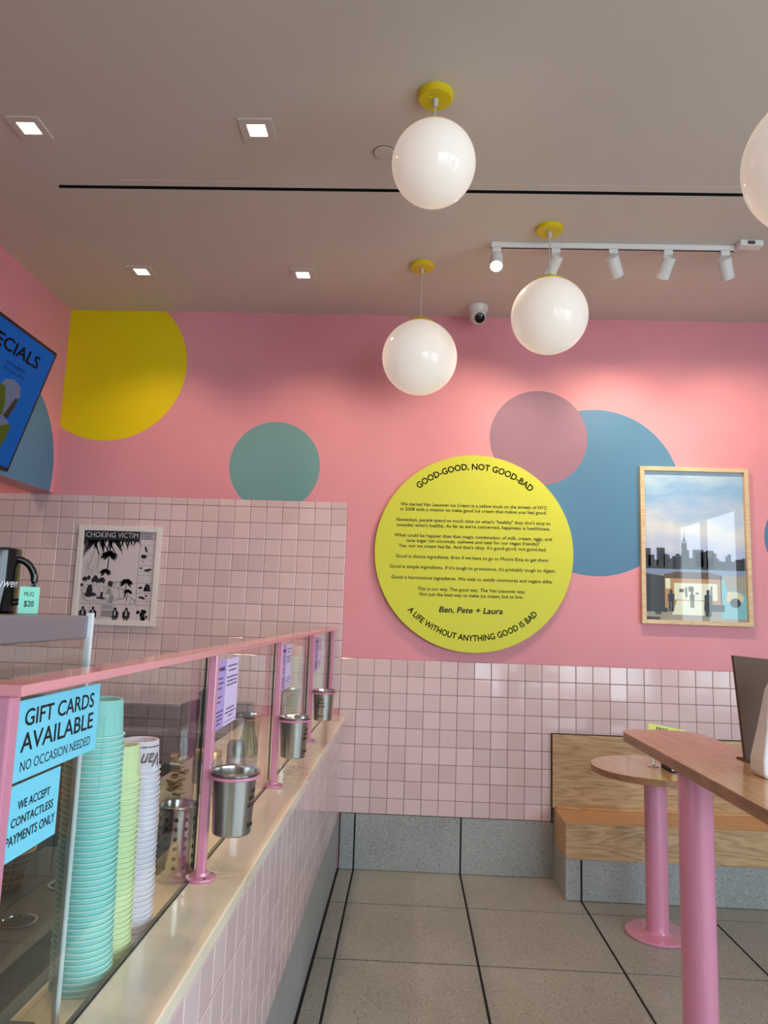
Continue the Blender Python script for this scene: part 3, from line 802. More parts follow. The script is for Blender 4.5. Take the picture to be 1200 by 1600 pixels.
for k, (bx, by) in enumerate(((.036, .40), (.045, .425), (.06, .44), (.095, .455), (.155, .44), (.20, .425), (.285, .43), (.275, .45))):
    bu = (.06, .075, .09, .11, .14, .195, .235, .215)[k]; banner.append([(bu, .5205), (bx, by), (bu + .024, .5205)])
u = .034
while u < .376:   # ragged frond tips hanging from the banner
    L = rnd.choice((.015, .03, .05, .075)) * (1.5 if u < .2 else .8); w = rnd.uniform(.010, .018); d = rnd.uniform(-.9, .9) * (0.5 if u > .2 else 1)
    tip = (max(.034, u + w / 2 + d * L), .52 - L)
    banner.append([(u, .5205), tip, (min(.384, u + w), .5205)]); u += w * .72
ink(banner)
mb = MB(); text_fit(mb, 'CHOKING VICTIM', .045, .372, .5375, wallM(X0, -0.0107, Z0), .0325, 0.009); mb.build('lettering', 'comic_paper', t)
def palm(cx, cy, s, base):
    P = []
    for k in range(15):
        a = math.radians(-35 + k * 18 + rnd.uniform(-8, 8)); l = s * rnd.uniform(.8, 1.1)
        e = (cx + l * math.cos(a), cy + l * .72 * math.sin(a) - l * .18); n = (-math.sin(a), math.cos(a)); q = s * .16
        mid = (cx + .55 * l * math.cos(a), cy + .55 * l * .8 * math.sin(a))
        P.append([(cx, cy), (mid[0] - n[0] * q, mid[1] - n[1] * q), e, (mid[0] + n[0] * q, mid[1] + n[1] * q)])
    w = s * .07
    P.append([(base[0] - w, base[1]), (base[0] + w, base[1]), (cx + w * .6, cy), (cx - w * .6, cy)])
    return P
def safe(polys): return [p for p in polys if len(p) > 2]
ink(palm(.200, .425, .058, (.196, .330)), dz=0.0001)
ink(palm(.322, .262, .046, (.318, .17)), dz=0.0001)
ink(palm(.185, .322, .040, (.170, .30)), dz=0.0001)
ink(palm(.335, .205, .030, (.33, .15)), dz=0.0001)
lines = []
def stroke(a, b, w=.0016):
    d = (b[0] - a[0], b[1] - a[1]); L = math.hypot(*d) or 1; n = (-d[1] / L * w / 2, d[0] / L * w / 2)
    lines.append([(a[0] - n[0], a[1] - n[1]), (b[0] - n[0], b[1] - n[1]), (b[0] + n[0], b[1] + n[1]), (a[0] + n[0], a[1] + n[1])])
for a, b in (((.388, .128), (.388, .578)), ((.034, .128), (.484, .128)), ((.21, .265), (.386, .262)), ((.10, .45), (.055, .29)), ((.135, .51), (.135, .31)), ((.12, .50), (.075, .33))): stroke(a, b)
for v in (.538, .497, .435, .372, .31, .262, .20, .15): stroke((.388, v), (.484, v - .002), .0012)
for u in (.105, .175, .255, .33, .40): stroke((u, .030), (u, .128), .0012)
for k in range(16): stroke((.392, .572 - k * .0022 - (k // 6) * .004), (.392 + rnd.uniform(.05, .085), .572 - k * .0022 - (k // 6) * .004), .0009)
for k in range(10): stroke((.18, .122 - k * .0028), (.25, .122 - k * .0028), .0008)
for (cx, cy) in ((.06, .365), (.118, .36), (.09, .325), (.13, .395), (.11, .32)):
    for k in range(14):
        a0 = 2 * PI * k / 14; a1 = 2 * PI * (k + 1) / 14
        stroke((cx + .014 * math.cos(a0), cy + .014 * math.sin(a0)), (cx + .014 * math.cos(a1), cy + .014 * math.sin(a1)), .0012)
for a, b in (((.055, .19), (.03 + .02, .15)), ((.05, .19), (.20, .165)), ((.20, .165), (.21, .13)), ((.25, .24), (.31, .22)), ((.31, .22), (.33, .17)), ((.26, .16), (.33, .165)), ((.27, .24), (.29, .16)), ((.33, .19), (.385, .15))): stroke(a, b, .002)
def outline(P, w=.0016):
    for a, b in zip(P, P[1:] + P[:1]): stroke(a, b, w)
outline([(.225, .232), (.262, .225), (.305, .215), (.315, .165), (.262, .150), (.236, .158), (.232, .19)], .0018)      # seated man in a white shirt
outline([(.115, .235), (.108, .205), (.118, .178), (.150, .178), (.148, .21), (.140, .236)])                          # two guests at the table
outline([(.158, .236), (.154, .20), (.186, .198), (.182, .236)])
outline([(.055, .185), (.125, .178), (.205, .160), (.165, .140), (.075, .145)], .0018)                                # table top
outline([(.345, .135), (.36, .165), (.378, .160), (.384, .135)]); outline([(.04, .21), (.06, .235), (.08, .21), (.07, .18)])
for k in range(9): stroke((.212 + .008 * k, .262 + .001 * math.sin(k)), (.218 + .008 * k, .2625), .0012)
for k in range(70):
    a = (rnd.uniform(.04, .25), rnd.uniform(.14, .27)); an = rnd.uniform(0, PI); l = rnd.uniform(.006, .022)
    stroke(a, (a[0] + l * math.cos(an), a[1] + l * .6 * math.sin(an)), rnd.uniform(.0008, .002))
for k in range(40):
    a = (rnd.uniform(.395, .465), rnd.choice((.40, .335, .28, .215, .165, .45)) + rnd.uniform(-.015, .015)); l = rnd.uniform(.008, .02)
    stroke(a, (a[0] + l, a[1] + rnd.uniform(-.006, .006)), .001)
ink(lines, name='ink_lines')
def blob(cx, cy, rx, ry, n=14, j=.2): return [(cx + rx * (1 + rnd.uniform(-j, j)) * math.cos(2 * PI * k / n), cy + ry * (1 + rnd.uniform(-j, j)) * math.sin(2 * PI * k / n)) for k in range(n)]
people = []
for cx, cy, r in ((.060, .275, .014), (.085, .285, .013), (.125, .272, .024), (.168, .270, .020), (.222, .252, .017), (.045, .24, .010)): people.append(blob(cx, cy, r, r * 1.05))
people += [[(.068, .172), (.10, .165), (.115, .21), (.105, .245), (.085, .24)], [(.165, .17), (.18, .165), (.182, .20), (.166, .20)], [(.10, .17), (.135, .175), (.14, .19), (.11, .195)], [(.14, .158), (.19, .155), (.188, .166), (.145, .168)]]
for v, kx in ((.415, 3), (.345, 4), (.225, 3), (.175, 3), (.465, 2)):
    for k in range(kx): people.append(blob(.405 + rnd.uniform(0, .06), v + rnd.uniform(-.012, .012), rnd.uniform(.006, .018), rnd.uniform(.004, .012)))
people.append([(.43, .212), (.476, .212), (.468, .25), (.446, .262), (.436, .24)])
for cx in (.065, .128, .265, .335):
    people += [blob(cx, .100, .009, .010), [(cx - .022, .045), (cx + .022, .045), (cx + .024, .078), (cx + .010, .092), (cx - .010, .092), (cx - .024, .078)], rect(cx - .013, cx - .002, .032, .046), rect(cx + .002, cx + .013, .032, .046)]
for k in range(9): people.append(blob(.385 + rnd.uniform(0, .09), .06 + rnd.uniform(-.02, .03), rnd.uniform(.005, .011), rnd.uniform(.006, .014)))
people.append(rect(.425, .45, .035, .10))
ink(people, dz=0.0001)
ink([blob(.125, .247, .012, .014, j=.05), blob(.168, .246, .011, .013, j=.05), blob(.262, .235, .008, .01, j=.05), [(.117, .20), (.15, .20), (.146, .235), (.12, .235)], [(.155, .20), (.185, .20), (.18, .235), (.158, .235)]] +
    [[(cx - .005, .060), (cx + .005, .060), (cx + .003, .090), (cx - .003, .090)] for cx in (.065, .128, .265, .335)], 'comic_paper', 'ink_highlight', 0.0004)
ink([[(.215, .135), (.245, .132), (.25, .18), (.225, .185)], [(.20, .19), (.225, .185), (.228, .215), (.207, .22)], rect(.18, .25, .05, .09)], 'comic_grey', 'ink_tone', 0.0002)

# ------------------------------------------------------------------ framed skyline photograph
t = thing('photo_frame', 'oak framed photograph of a skyline above a lit truck', 'picture', (2.113, 0.004, 1.462))
frame(t, 1.787, 2.439, 1.462, 2.416, 0.026, 'oak_frame', 0.003, -0.030)
def photo_mat(name, stops, z0, z1, sc, amount):
    m = mat(name, (150, 170, 200), 0.5)
    g = N(m, 'ShaderNodeNewGeometry'); sx = N(m, 'ShaderNodeSeparateXYZ'); link(m, g.outputs['Position'], sx.inputs[0])
    mr = N(m, 'ShaderNodeMapRange'); link(m, sx.outputs[2], mr.inputs[0]); mr.inputs[1].default_value = z0; mr.inputs[2].default_value = z1
    n = noise(m, geo_pos(m, (sc, 1, sc * 2.2)), 1.0, 6, 0.6)
    ad = N(m, 'ShaderNodeMath', operation='MULTIPLY_ADD'); link(m, n.outputs[0], ad.inputs[0]); ad.inputs[1].default_value = amount
    s2 = N(m, 'ShaderNodeMath', operation='SUBTRACT'); link(m, mr.outputs[0], s2.inputs[0]); s2.inputs[1].default_value = amount / 2
    link(m, s2.outputs[0], ad.inputs[2])
    r = ramp(m, stops); link(m, ad.outputs[0], r.inputs[0]); link(m, r.outputs[0], bsdf(m).inputs['Base Color'])
photo_mat('photo_sky', [(0.0, (196, 198, 240)), (0.3, (240, 228, 236)), (0.55, (196, 206, 240)), (0.75, (156, 190, 236)), (1.0, (206, 218, 242))], 1.87, 2.39, 4.0, 0.9)
mat('photo_city', (70, 62, 78), 0.5); mat('photo_city_dark', (44, 40, 54), 0.5); mat('photo_water', (140, 150, 190), 0.5)
mat('photo_brown', (112, 76, 70), 0.5); mat('photo_cream', (238, 214, 180), 0.5); mat('photo_glow', (255, 244, 226), 0.5)
mat('photo_shadow', (64, 58, 70), 0.5); mat('photo_street', (176, 160, 150), 0.5); mat('photo_cyan', (140, 196, 212), 0.5); mat('photo_tan', (206, 150, 96), 0.5)
PX, PZ = 1.80, 1.475
MB().box(1.81, 2.416, -0.006, 0.002, 1.486, 2.394).build('print', 'photo_sky', t)
def ph(polys, m, lvl, name='print_layer'):
    mb = MB()
    for p in polys: mb.prism(p, wallM(PX, -0.006 - lvl * 0.0002, PZ), 0.0002)
    return mb.build(name, m, t)
ph([rect(.012, .615, .012, .335)], 'photo_street', 0.0)
ph([rect(.012, .615, .285, .335)], 'photo_water', 1)
rc = random.Random(11); b1 = []; b2 = []; u = .012
while u < .60:
    w = rc.uniform(.014, .034); hgt = rc.uniform(.035, .105); (b1 if rc.random() < .6 else b2).append(rect(u, min(.614, u + w), .322, .330 + hgt)); u += w * .9
b1 += [rect(.085, .135, .33, .445), rect(.30, .365, .33, .438), rect(.38, .425, .33, .435), rect(.02, .05, .33, .44)]
ph(b1, 'photo_city', 2, 'skyline'); ph(b2, 'photo_city_dark', 3, 'skyline')
ph([rect(.228, .272, .34, .405), rect(.234, .266, .40, .475), rect(.239, .261, .47, .492), rect(.244, .256, .488, .508), [(.248, .506), (.252, .506), (.2505, .56), (.2495, .56)]], 'photo_city_dark', 4, 'skyline')
ph([rect(.234, .266, .476, .486), rect(.24, .26, .494, .499)], 'photo_water', 5)
ph([rect(.012, .615, .318, .325)], 'photo_city_dark', 5)
ph([[(.012, .06), (.145, .06), (.145, .272), (.012, .29)]], 'photo_shadow', 5)
ph([[(.125, .285), (.20, .302), (.40, .302), (.47, .285), (.47, .262), (.125, .262)]], 'photo_brown', 6, 'truck')
ph([rect(.130, .465, .085, .262)], 'photo_tan', 6, 'truck')
ph([rect(.185, .44, .135, .235), rect(.135, .162, .20, .26)], 'photo_glow', 7, 'truck')
ph([[(.17, .045), (.36, .045), (.36, .13), (.20, .13)]], 'photo_glow', 7)
ph([[(.46, .03), (.612, .03), (.612, .17), (.56, .195), (.50, .20), (.47, .29), (.46, .28)]], 'photo_cyan', 6)
ph([[(.49, .13), (.59, .13), (.595, .165), (.56, .19), (.50, .19)]], 'photo_cream', 7)
ph([blob(.545, .125, .032, .028, 20, 0)], 'photo_shadow', 8)
ph([rect(.36, .48, .07, .11), rect(.012, .10, .012, .03)], 'photo_shadow', 7)
ph([rect(.215, .245, .18, .20), rect(.25, .262, .15, .21), rect(.27, .30, .185, .215), rect(.31, .33, .17, .18), rect(.40, .41, .14, .22)], 'photo_brown', 8)
def person(cx, cy, s, m):
    ph([blob(cx, cy + s * .88, s * .075, s * .085, 12, 0), [(cx - .13 * s, cy + .42 * s), (cx + .13 * s, cy + .42 * s), (cx + .15 * s, cy + .74 * s), (cx + .05 * s, cy + .81 * s), (cx - .05 * s, cy + .81 * s), (cx - .15 * s, cy + .74 * s)],
        rect(cx - .11 * s, cx - .01 * s, cy, cy + .44 * s), rect(cx + .01 * s, cx + .11 * s, cy, cy + .44 * s)], m, 9, 'printed_figure')
person(.088, .045, .155, 'photo_shadow'); person(.166, .065, .135, 'photo_city_dark'); person(.386, .04, .165, 'photo_shadow'); person(.29, .09, .10, 'photo_brown')
MB().box(1.8115, 2.4145, -0.0115, -0.0105, 1.4875, 2.3905).build('pane', 'clear_glass', t)

# ------------------------------------------------------------------ tilted menu screen
TVo = Vector((-1.589, -0.632, 2.835)); vd = Vector((0.2984, 0, 0.9545)); nd = Vector((0.9545, 0, -0.2984))
tv = bpy.data.objects.new('menu_screen', None); COL.objects.link(tv)
tag(tv, 'wall screen tilted forward showing blue drinks menu', 'screen')
tv.matrix_world = Matrix(((0, vd.x, nd.x, TVo.x), (1, vd.y, nd.y, TVo.y), (0, vd.z, nd.z, TVo.z), (0, 0, 0, 1)))
ORG[tv] = Vector((0, 0, 0))
TW, TH = 1.26, 0.707
MB().box(-TW, 0, -TH, 0, -0.045, 0).build('housing', 'black_matte', tv, bevel=0.003)
for nm, col, e in (('screen_blue', (0, 84, 168), 0.75), ('screen_ink', (4, 10, 26), 0.0), ('screen_pale', (150, 160, 196), 0.30), ('screen_green', (120, 140, 40), 0.26), ('screen_brown', (96, 84, 60), 0.25)):
    mat(nm, tuple(int(v * .05) for v in col), 0.5, spec=0.1, emit=col, estr=e)
MB().box(-TW + .018, -.018, -TH + .022, -.018, 0.0003, 0.001).build('display', 'screen_blue', tv)
I4 = Matrix.Translation((0, 0, 0.0014))
mb = MB(); text_fit(mb, 'SPECIALS', -0.66, -0.128, -0.141, I4, 0.064, 0.02); mb.build('lettering', 'screen_ink', tv)
mb = MB(); text_fit(mb, 'STRAWBERRY', -0.386, -0.206, -0.200, I4, 0.020); text_fit(mb, 'MATCHA LATTE', -0.392, -0.196, -0.232, I4, 0.020); mb.build('lettering', 'screen_ink', tv)
def flat(poly, m, z=0.0014): return MB().prism(poly, Matrix.Translation((0, 0, z)), 0.0003).build('drink_picture', m, tv)
flat([(-.36, -.30), (-.335, -.265), (-.27, -.25), (-.20, -.265), (-.17, -.31), (-.18, -.39), (-.20, -.45), (-.31, -.455), (-.35, -.38)], 'screen_pale')
flat([(-.36, -.30), (-.32, -.30), (-.27, -.37), (-.25, -.44), (-.31, -.455), (-.35, -.38)], 'screen_green', .0018)
flat([(-.20, -.33), (-.17, -.33), (-.18, -.39), (-.20, -.45), (-.24, -.44)], 'screen_brown', .0018)
flat([(-.31, -.456), (-.20, -.452), (-.145, -.475), (-.14, -.53), (-.155, -.595), (-.20, -.63), (-.30, -.62)], 'screen_green')
flat([(-.31, -.456), (-.20, -.452), (-.165, -.466), (-.24, -.50), (-.31, -.49)], 'screen_pale', .0018)
MB().box(-0.85, -0.41, -0.50, -0.20, -0.10, -0.045).build('bracket', 'black_matte', tv)
MB().box(-0.66, -0.60, -0.70, -0.60, -0.075, -0.045).build('bracket', 'black_matte', tv)

# ------------------------------------------------------------------ bench along the back wall
BX0, BX1, BY = 1.270, 4.10, -0.334
bench = thing('bench', 'oak bench with tall back standing on grey terrazzo plinth', 'bench', (2.6, -0.17, 0))
MB().box(BX0 + 0.004, BX1, BY + 0.010, -0.008, 0.002, 0.206).build('plinth', 'joint_black', bench)
pl = bench.children[0]
for a, b in ((BX0, 1.3462), (1.3562, 1.962), (1.972, 2.578), (2.588, 3.194), (3.204, BX1)):
    MB().box(a, b, BY + 0.003, BY + 0.0095, 0.003, 0.208).build('slab', 'terrazzo_base', pl, bevel=0.001)
MB().box(BX0 - 0.002, BX0 + 0.0038, BY + 0.0035, -0.0085, 0.003, 0.208).build('slab', 'terrazzo_base', pl)
MB().box(BX0 - 0.002, BX1, BY - 0.004, BY + 0.022, 0.210, 0.392).build('front_board', 'oak', bench, bevel=0.0015)
MB().box(BX0 - 0.002, BX0 + 0.020, BY + 0.0225, -0.024, 0.210, 0.392).build('side_board', 'oak', bench, bevel=0.0015)
for y0, y1 in ((BY + 0.0228, -0.205), (-0.2042, -0.085), (-0.0842, -0.0245)):
    MB().box(BX0 + 0.0205, BX1, y0, y1, 0.366, 0.392 + (0.0 if y1 < -.08 else 0.0)).build('seat_plank', 'oak_seat', bench, bevel=0.0012)
MB().box(BX0 - 0.012, BX1, -0.024, -0.0062, 0.392, 0.803).build('back_board', 'oak', bench, bevel=0.0015)
MB().box(BX0 - 0.0165, BX0 - 0.0125, -0.0225, -0.0062, 0.309, 0.806).build('edge_trim', 'joint_black', bench)
MB().box(BX0 - 0.0165, BX1, -0.0225, -0.0062, 0.8035, 0.807).build('edge_trim', 'joint_black', bench)
MB().box(BX0 + 0.008, BX1, -0.048, -0.0245, 0.3922, 0.405).build('seat_ledge', 'oak_seat', bench, bevel=0.0012)

# ------------------------------------------------------------------ tables
def column(t, c, r, z1, fr):
    MB().cyl((c[0], c[1], 0), r, 0.012, z1, 40).build('column', 'post_pink', t, 40)
    fl = MB().lathe((c[0], c[1], 0), [(0, 0.001), (fr - .002, 0.001), (fr, 0.003), (fr, 0.010), (fr - .003, 0.0125), (r + .012, 0.0125), (r + .004, 0.016), (r, 0.024)], 48).build('base_plate', 'post_pink', t, 35)
    for k in range(4):
        a = k * PI / 2 + 0.5
        MB().cyl((c[0] + fr * .72 * math.cos(a), c[1] + fr * .72 * math.sin(a), 0), 0.006, 0.012, 0.0155, 12).build('bolt', 'rail_pink', fl)
RT = (1.625, -0.700)
t = thing('round_table', 'small round oak table on a pink column by the bench', 'table', (RT[0], RT[1], 0))
MB().lathe((RT[0], RT[1], 0), [(0, 0.737), (0.303, 0.737), (0.305, 0.739)], 72).build('underside', 'oak_edge', t, 30)
MB().lathe((RT[0], RT[1], 0), [(0.305, 0.739), (0.305, 0.765), (0.303, 0.767)], 72).build('edge', 'oak_edge', t, 30)
MB().lathe((RT[0], RT[1], 0), [(0.303, 0.767), (0, 0.7672)], 72).build('tabletop', 'oak_table', t, 30)
column(t, RT, 0.053, 0.737, 0.150)
def rounded(x0, x1, y0, y1, r, n=12):
    P = []
    for cx, cy, a0 in ((x1 - r, y1 - r, 0), (x0 + r, y1 - r, 90), (x0 + r, y0 + r, 180), (x1 - r, y0 + r, 270)):
        P += [(cx + r * math.cos(math.radians(a0 + 90 * k / n)), cy + r * math.sin(math.radians(a0 + 90 * k / n))) for k in range(n + 1)]
    return P
t = thing('high_table', 'long high oak table with rounded end on pink columns', 'table', (1.43, -2.2, 0))
ZH = 1.03
P = rounded(1.272, 1.592, -3.25, -1.313, 0.10)
MB().prism(P, Matrix.Translation((0, 0, ZH - 0.036)), 0.033).build('edge', 'oak_edge', t, 30)
MB().prism(P, Matrix.Translation((0, 0, ZH - 0.003)), 0.003).build('tabletop', 'oak_table', t)
column(t, (1.341, -1.955), 0.0535, ZH - 0.036, 0.14)
column(t, (1.43, -2.95), 0.0535, ZH - 0.036, 0.14)

# things on the tables
MC = Matrix.Translation((0, 0, 0))
hc = (1.622, -0.685, 0.7674)
t = thing('card_holder', 'small silver card stand on the round table', 'card holder', hc)
MB().lathe(hc, [(0, 0.0), (0.026, 0.0), (0.027, 0.003), (0.016, 0.008), (0.006, 0.012), (0.004, 0.026), (0, 0.027)], 28).build('base', 'chrome', t, 40)
cl = MB()
for rr in (0.017, 0.010):
    cl.tube([(hc[0] + rr * math.sin(2 * PI * k / 24), hc[1] + (-.003 if rr < .012 else .003), hc[2] + 0.040 + rr * math.cos(2 * PI * k / 24)) for k in range(25)], 0.0015, 6)
cl.tube([(hc[0], hc[1], hc[2] + .024), (hc[0], hc[1] + .003, hc[2] + .026)], 0.002, 6)
cl.build('clip', 'chrome', t, 60)
t = thing('table_card', 'pale yellow free offer card held above the round table', 'card', (1.622, -0.678, 0.80), rot=(0, 0, 0))
Mc = Matrix(((1, 0, 0, 1.604), (0, 0.20, -0.98, -0.676), (0, 0.98, 0.2, 0.832), (0, 0, 0, 1))) @ Matrix.Rotation(-0.16, 4, 'Z')
ORG[t] = Vector((1.622, -0.678, 0.80))
MB().prism([(-.012, -.012), (.175, -.012), (.175, .140), (-.012, .140)], Mc, 0.0012).build('sheet', 'yellow_card', t)
mb = MB(); text_fit(mb, 'FREE', .028, .085, .112, Mc @ Matrix.Translation((0, 0, .0016)), .017, .02); mb.build('lettering', 'black_print', t); mb = MB(); greek(mb, .004, .16, .090, Mc @ Matrix.Translation((0, 0, .0016)), .016)
mb.build('small_print', 'black_print', t)['kind'] = 'stuff'
t = thing('napkin_holder', 'black napkin holder on the round table by the card', 'napkin holder', (1.72, -0.76, 0.7674))
MB().box(1.655, 1.79, -0.83, -0.70, 0.7675, 0.776).build('tray', 'black_matte', t, bevel=0.002)
MB().box(1.655, 1.660, -0.83, -0.70, 0.776, 0.815).build('side', 'black_matte', t, bevel=0.001)
MB().box(1.785, 1.79, -0.83, -0.70, 0.776, 0.815).build('side', 'black_matte', t, bevel=0.001)
MB().box(1.664, 1.782, -0.825, -0.705, 0.7762, 0.782).build('napkins', 'paper_white', t)
# brown board and white bag on the high table (cut by the picture edge)
t = thing('menu_board', 'dark brown tapered menu board standing on the high table', 'menu board', (1.54, -1.90, ZH))
MB().prism([(1.507, ZH + .004), (1.545, ZH + .004), (1.655, ZH + .325), (1.478, ZH + .338)], Matrix(((1, 0, 0, 0), (0, 0, -1, -1.935), (0, 1, 0, 0), (0, 0, 0, 1))), 0.018).build('panel', 'kraft_brown', t, bevel=0.001)
MB().box(1.500, 1.572, -1.99, -1.90, ZH + .0002, ZH + .004).build('foot', 'kraft_brown', t)
bagx = 1.475
t = thing('paper_bag', 'white paper bag standing on high table at right edge', 'bag', (bagx + .05, -2.17, ZH))
bm = MB()
rings = [(0.0, 1.437, 1.56, -2.235, -2.155), (0.012, 1.429, 1.568, -2.240, -2.150), (0.05, 1.430, 1.58, -2.238, -2.152), (0.14, 1.450, 1.60, -2.225, -2.160), (0.25, 1.468, 1.625, -2.208, -2.176), (0.29, 1.486, 1.635, -2.200, -2.184)]
vs = []; fs = []
for z, a, b, c_, d in rings: vs += [(a, c_, ZH + z + .0004), (b, c_, ZH + z + .0004), (b, d, ZH + z + .0004), (a, d, ZH + z + .0004)]
for i in range(len(rings) - 1):
    for k in range(4): fs.append((i * 4 + k, i * 4 + (k + 1) % 4, (i + 1) * 4 + (k + 1) % 4, (i + 1) * 4 + k))
fs.append((3, 2, 1, 0))
bm.add(vs, fs); bm.build('sack', 'paper_white', t, bevel=0.006)
n = len(rings) - 1
MB().box(1.488, 1.634, -2.204, -2.180, ZH + .2905, ZH + .296).build('fold', 'paper_white', t)

# ------------------------------------------------------------------ ceiling fittings
def downlight(x, y, label, power):
    t = thing('downlight', label, 'downlight', (x, y, CEIL), 'square ceiling downlights')
    h = 0.0665; q = 0.036
    z0, z1 = CEIL - 0.007, CEIL - 0.0002
    b = MB(); b.box(x - h, x - q, y - h, y + h, z0, z1); b.box(x + q, x + h, y - h, y + h, z0, z1); b.box(x - q, x + q, y - h, y - q, z0, z1); b.box(x - q, x + q, y + q, y + h, z0, z1)
    b.build('trim', 'ceiling_paint', t)
    MB().box(x - q + .001, x + q - .001, y - q + .001, y + q - .001, CEIL - 0.0025, CEIL - 0.0004).build('diffuser', 'lamp_on', t)
    l = bpy.data.lights.new('downlight_lamp', 'SPOT'); l.energy = power; l.color = (1.0, 0.68, 0.44); l.spot_size = math.radians(120); l.spot_blend = 0.8; l.shadow_soft_size = 0.04
    o = bpy.data.objects.new('downlight_lamp', l); COL.objects.link(o); o.parent = t; o.location = (0, 0, -0.012)
DLP = 42
downlight(-1.19, -1.805, 'square downlight nearest the upper left corner', DLP)
downlight(-0.262, -1.805, 'square downlight left of the big front globe', DLP)
downlight(-1.185, -0.56, 'square downlight above the yellow painted circle', DLP)
downlight(-0.258, -0.553, 'square downlight above the teal painted circle', DLP)
downlight(-1.19, -3.05, 'square downlight added out of view over the left counter end', DLP)  # unseen fitting, added to light the kitchen side
downlight(-0.262, -3.05, 'square downlight added out of view over the cup stacks', DLP)  # likewise unseen and added for its light
downlight(-2.6, -0.62, 'square downlight behind the dropped fascia', DLP * 1.3)
# air slot
t = thing('air_slot', 'long black linear air slot in the ceiling', 'air vent', (0.9, -1.391, CEIL))
MB().box(SLX, XR - 0.7, -1.404, -1.378, CEIL + 0.035, CEIL + 0.05).build('duct', 'dark_void', t)
b = MB(); b.box(SLX, XR - .7, -1.4042, -1.4022, CEIL - .0005, CEIL + .035); b.box(SLX, XR - .7, -1.3798, -1.3778, CEIL - .0005, CEIL + .035)
b.build('liner', 'dark_void', t)
b = MB(); b.box(SLX - .03, XR - .67, -1.450, -1.4044, CEIL - .0016, CEIL - .0002); b.box(SLX - .03, XR - .67, -1.3776, -1.345, CEIL - .0016, CEIL - .0002)
b.box(SLX - .03, SLX, -1.4036, -1.3784, CEIL - .0016, CEIL - .0002)
b.build('flange', 'ceiling_paint', t)
# blanking plate
t = thing('cover_plate', 'round flat blanking plate on the ceiling beside front globe', 'cover plate', (0.240, -1.665, CEIL))
MB().lathe((0.240, -1.665, CEIL), [(0, -0.005), (0.040, -0.005), (0.043, -0.003), (0.043, -0.0003)], 40).build('disc', 'ceiling_paint', t, 30)
MB().lathe((0.240, -1.665, CEIL), [(0.0432, -0.002), (0.0455, -0.002), (0.0455, -0.0003)], 40).build('shadow_gap', 'dark_steel', t, 30)
# pendant globes
def pendant(x, y, zg, r, label, power):
    t = thing('globe_pendant', label, 'pendant lamp', (x, y, CEIL), 'white globe pendants with yellow canopies')
    MB().lathe((x, y, CEIL), [(0, -0.024), (0.058, -0.024), (0.065, -0.019), (0.0665, -0.012), (0.0665, -0.0004), (0, -0.0004)], 48).build('canopy', 'yellow_enamel', t, 30)
    MB().lathe((x, y, CEIL), [(0, -0.052), (0.007, -0.052), (0.010, -0.047), (0.010, -0.034), (0.012, -0.030), (0.012, -0.0241), (0, -0.0241)], 20).build('ferrule', 'cord_white', t, 40)
    for a in (0.9, 4.04):
        MB().cyl((x + .03 * math.cos(a), y + .03 * math.sin(a), CEIL), 0.004, -0.028, -0.0241, 12).build('screw', 'chrome', t)
    top = zg + r
    MB().cyl((x, y, 0), 0.0032, top + 0.03, CEIL - 0.051, 12).build('cord', 'cord_white', t, 40)
    cr = r * 0.40
    zc = zg + math.sqrt(r * r - cr * cr)
    MB().lathe((x, y, 0), [(cr + .004, zc - 0.004), (cr + .004, zc + 0.004), (cr * .8, top + 0.002), (0.014, top + 0.010), (0.012, top + 0.030), (0, top + 0.031)], 40).build('fitter', 'yellow_enamel', t, 40)
    g = MB().sphere((x, y, zg), r, 64, 40).build('globe', 'globe_opal', t, 80)
pendant(0.440, -2.010, 3.086, 0.152, 'white globe pendant nearest the camera, top centre', 0)
pendant(0.417, -0.685, 2.837, 0.201, 'white globe pendant hanging lowest, in front of the pink wall', 0)
pendant(1.033, -1.088, 2.912, 0.183, 'white globe pendant hanging in front of the spotlight track', 0)
pendant(1.407, -2.704, 2.646, 0.180, 'white globe pendant cut off by the right edge', 0)
# spotlight track
TY = -0.932
t = thing('light_track', 'white ceiling light track to the right of the globes', 'light track', (1.38, TY, CEIL))
MB().box(0.765, 1.990, TY - 0.017, TY + 0.017, CEIL - 0.026, CEIL - 0.0004).build('rail', 'white_metal', t, bevel=0.002)
MB().box(0.765, 1.990, TY - 0.006, TY + 0.006, CEIL - 0.0268, CEIL - 0.0258).build('groove', 'black_matte', t)
MB().box(1.990, 2.102, TY - 0.075, TY - 0.025, CEIL - 0.030, CEIL - 0.0004).build('feed_box', 'white_metal', t, bevel=0.003)
MB().tube([(1.992, TY - .005, CEIL - .02), (2.004, TY - .018, CEIL - .024), (2.01, TY - .030, CEIL - .024)], 0.004, 8).build('feed_cable', 'white_metal', t, 60)
MB().box(2.025, 2.06, TY - 0.078, TY - 0.0745, CEIL - 0.024, CEIL - 0.008).build('clip', 'dark_steel', t)
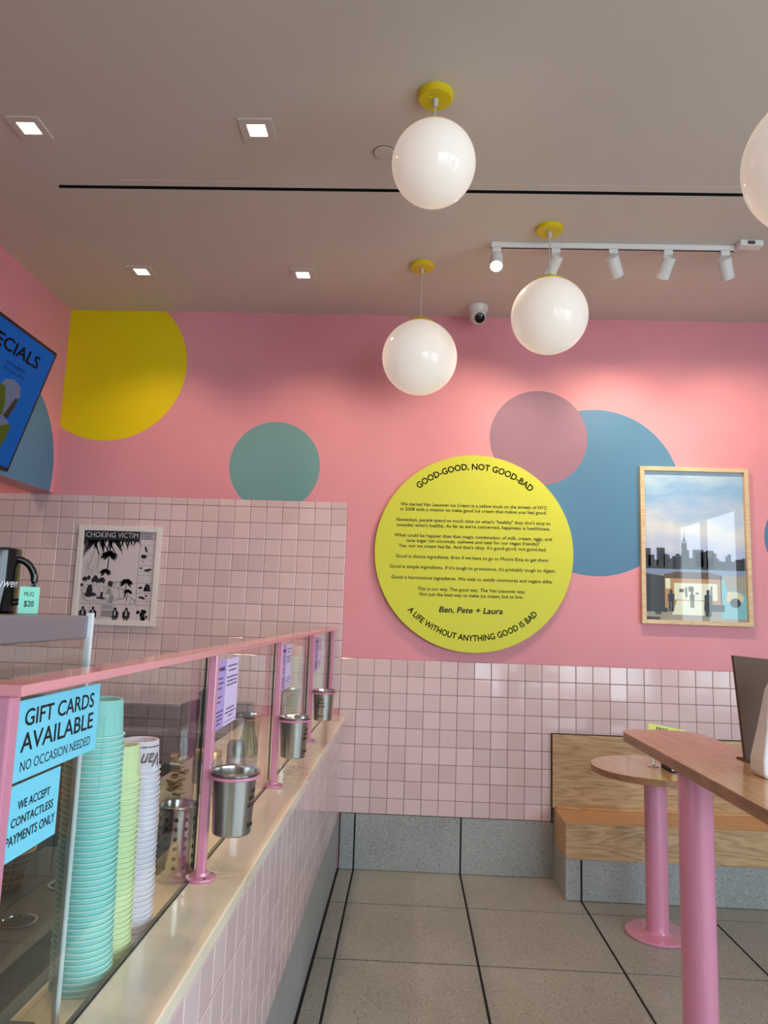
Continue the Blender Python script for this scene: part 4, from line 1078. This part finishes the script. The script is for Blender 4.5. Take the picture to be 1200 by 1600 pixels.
def spot(xa, tx, ty, label, energy, lit=False, L=0.105):
    z = CEIL - 0.0272
    t = thing('track_spotlight', label, 'spotlight', (xa, TY, z), 'white track spotlights')
    MB().box(xa - 0.022, xa + 0.022, TY - 0.015, TY + 0.015, z - 0.026, z - 0.0002).build('adapter', 'white_metal', t, bevel=0.002)
    MB().cyl((xa, TY, z), 0.006, -0.060, -0.026, 14).build('stem', 'white_metal', t, 40)
    d = Vector((tx, ty, -1)).normalized()
    q = Vector((0, 0, -1)).rotation_difference(d).to_matrix().to_4x4()
    c = Vector((xa, TY, z - 0.058))
    s0 = c - d * 0.022
    MB().lathe(s0, [(0, 0.0), (0.031, 0.0), (0.033, -0.002), (0.033, -L), (0.030, -L), (0.030, -L + .014), (0, -L + .015)], 36, q).build('head', 'white_metal', t, 35)
    MB().lathe(s0, [(0, -L + .012), (0.0285, -L + .012), (0.0285, -L + .0135)], 30, q).build('lens', 'bulb_on', t, 35)
    l = bpy.data.lights.new('spotlight_lamp', 'SPOT'); l.energy = energy; l.color = (1.0, 0.78, 0.56); l.spot_size = math.radians(84); l.spot_blend = 0.9; l.shadow_soft_size = 0.025
    o = bpy.data.objects.new('spotlight_lamp', l); COL.objects.link(o); o.parent = t
    o.location = s0 + d * (L + 0.004) - Vector((xa, TY, z)); o.rotation_euler = q.to_euler()
SP = 48
spot(0.793, -0.06, -0.62, 'lit track spotlight glaring towards the camera, leftmost', 10, L=0.09)
spot(1.093, -0.42, 0.85, 'track spotlight half hidden behind the globe', SP)
spot(1.383, 0.62, 0.85, 'third track spotlight, tilted to the right', SP)
spot(1.658, -0.18, 0.90, 'fourth track spotlight, hanging almost straight', SP)
spot(1.942, 0.58, 0.85, 'rightmost track spotlight next to the feed box', SP)
# security camera
c = (0.772, -0.150, CEIL)
t = thing('security_camera', 'white turret security camera with black lens on the ceiling', 'security camera', c)
MB().lathe(c, [(0, -0.040), (0.050, -0.040), (0.062, -0.024), (0.064, -0.006), (0.064, -0.0004), (0, -0.0004)], 40).build('base', 'white_plastic', t, 40)
bc_ = Vector((0.772, -0.152, CEIL - 0.062))
MB().sphere(bc_, 0.050, 36, 20).build('ball', 'white_plastic', t, 80)
d = Vector((0.22, -0.80, -0.56)).normalized(); q = Vector((0, 0, 1)).rotation_difference(d).to_matrix().to_4x4()
MB().lathe(bc_, [(0, 0.056), (0.022, 0.056), (0.030, 0.052), (0.032, 0.042), (0.032, 0.034)], 32, q).build('lens', 'lens_black', t, 40)
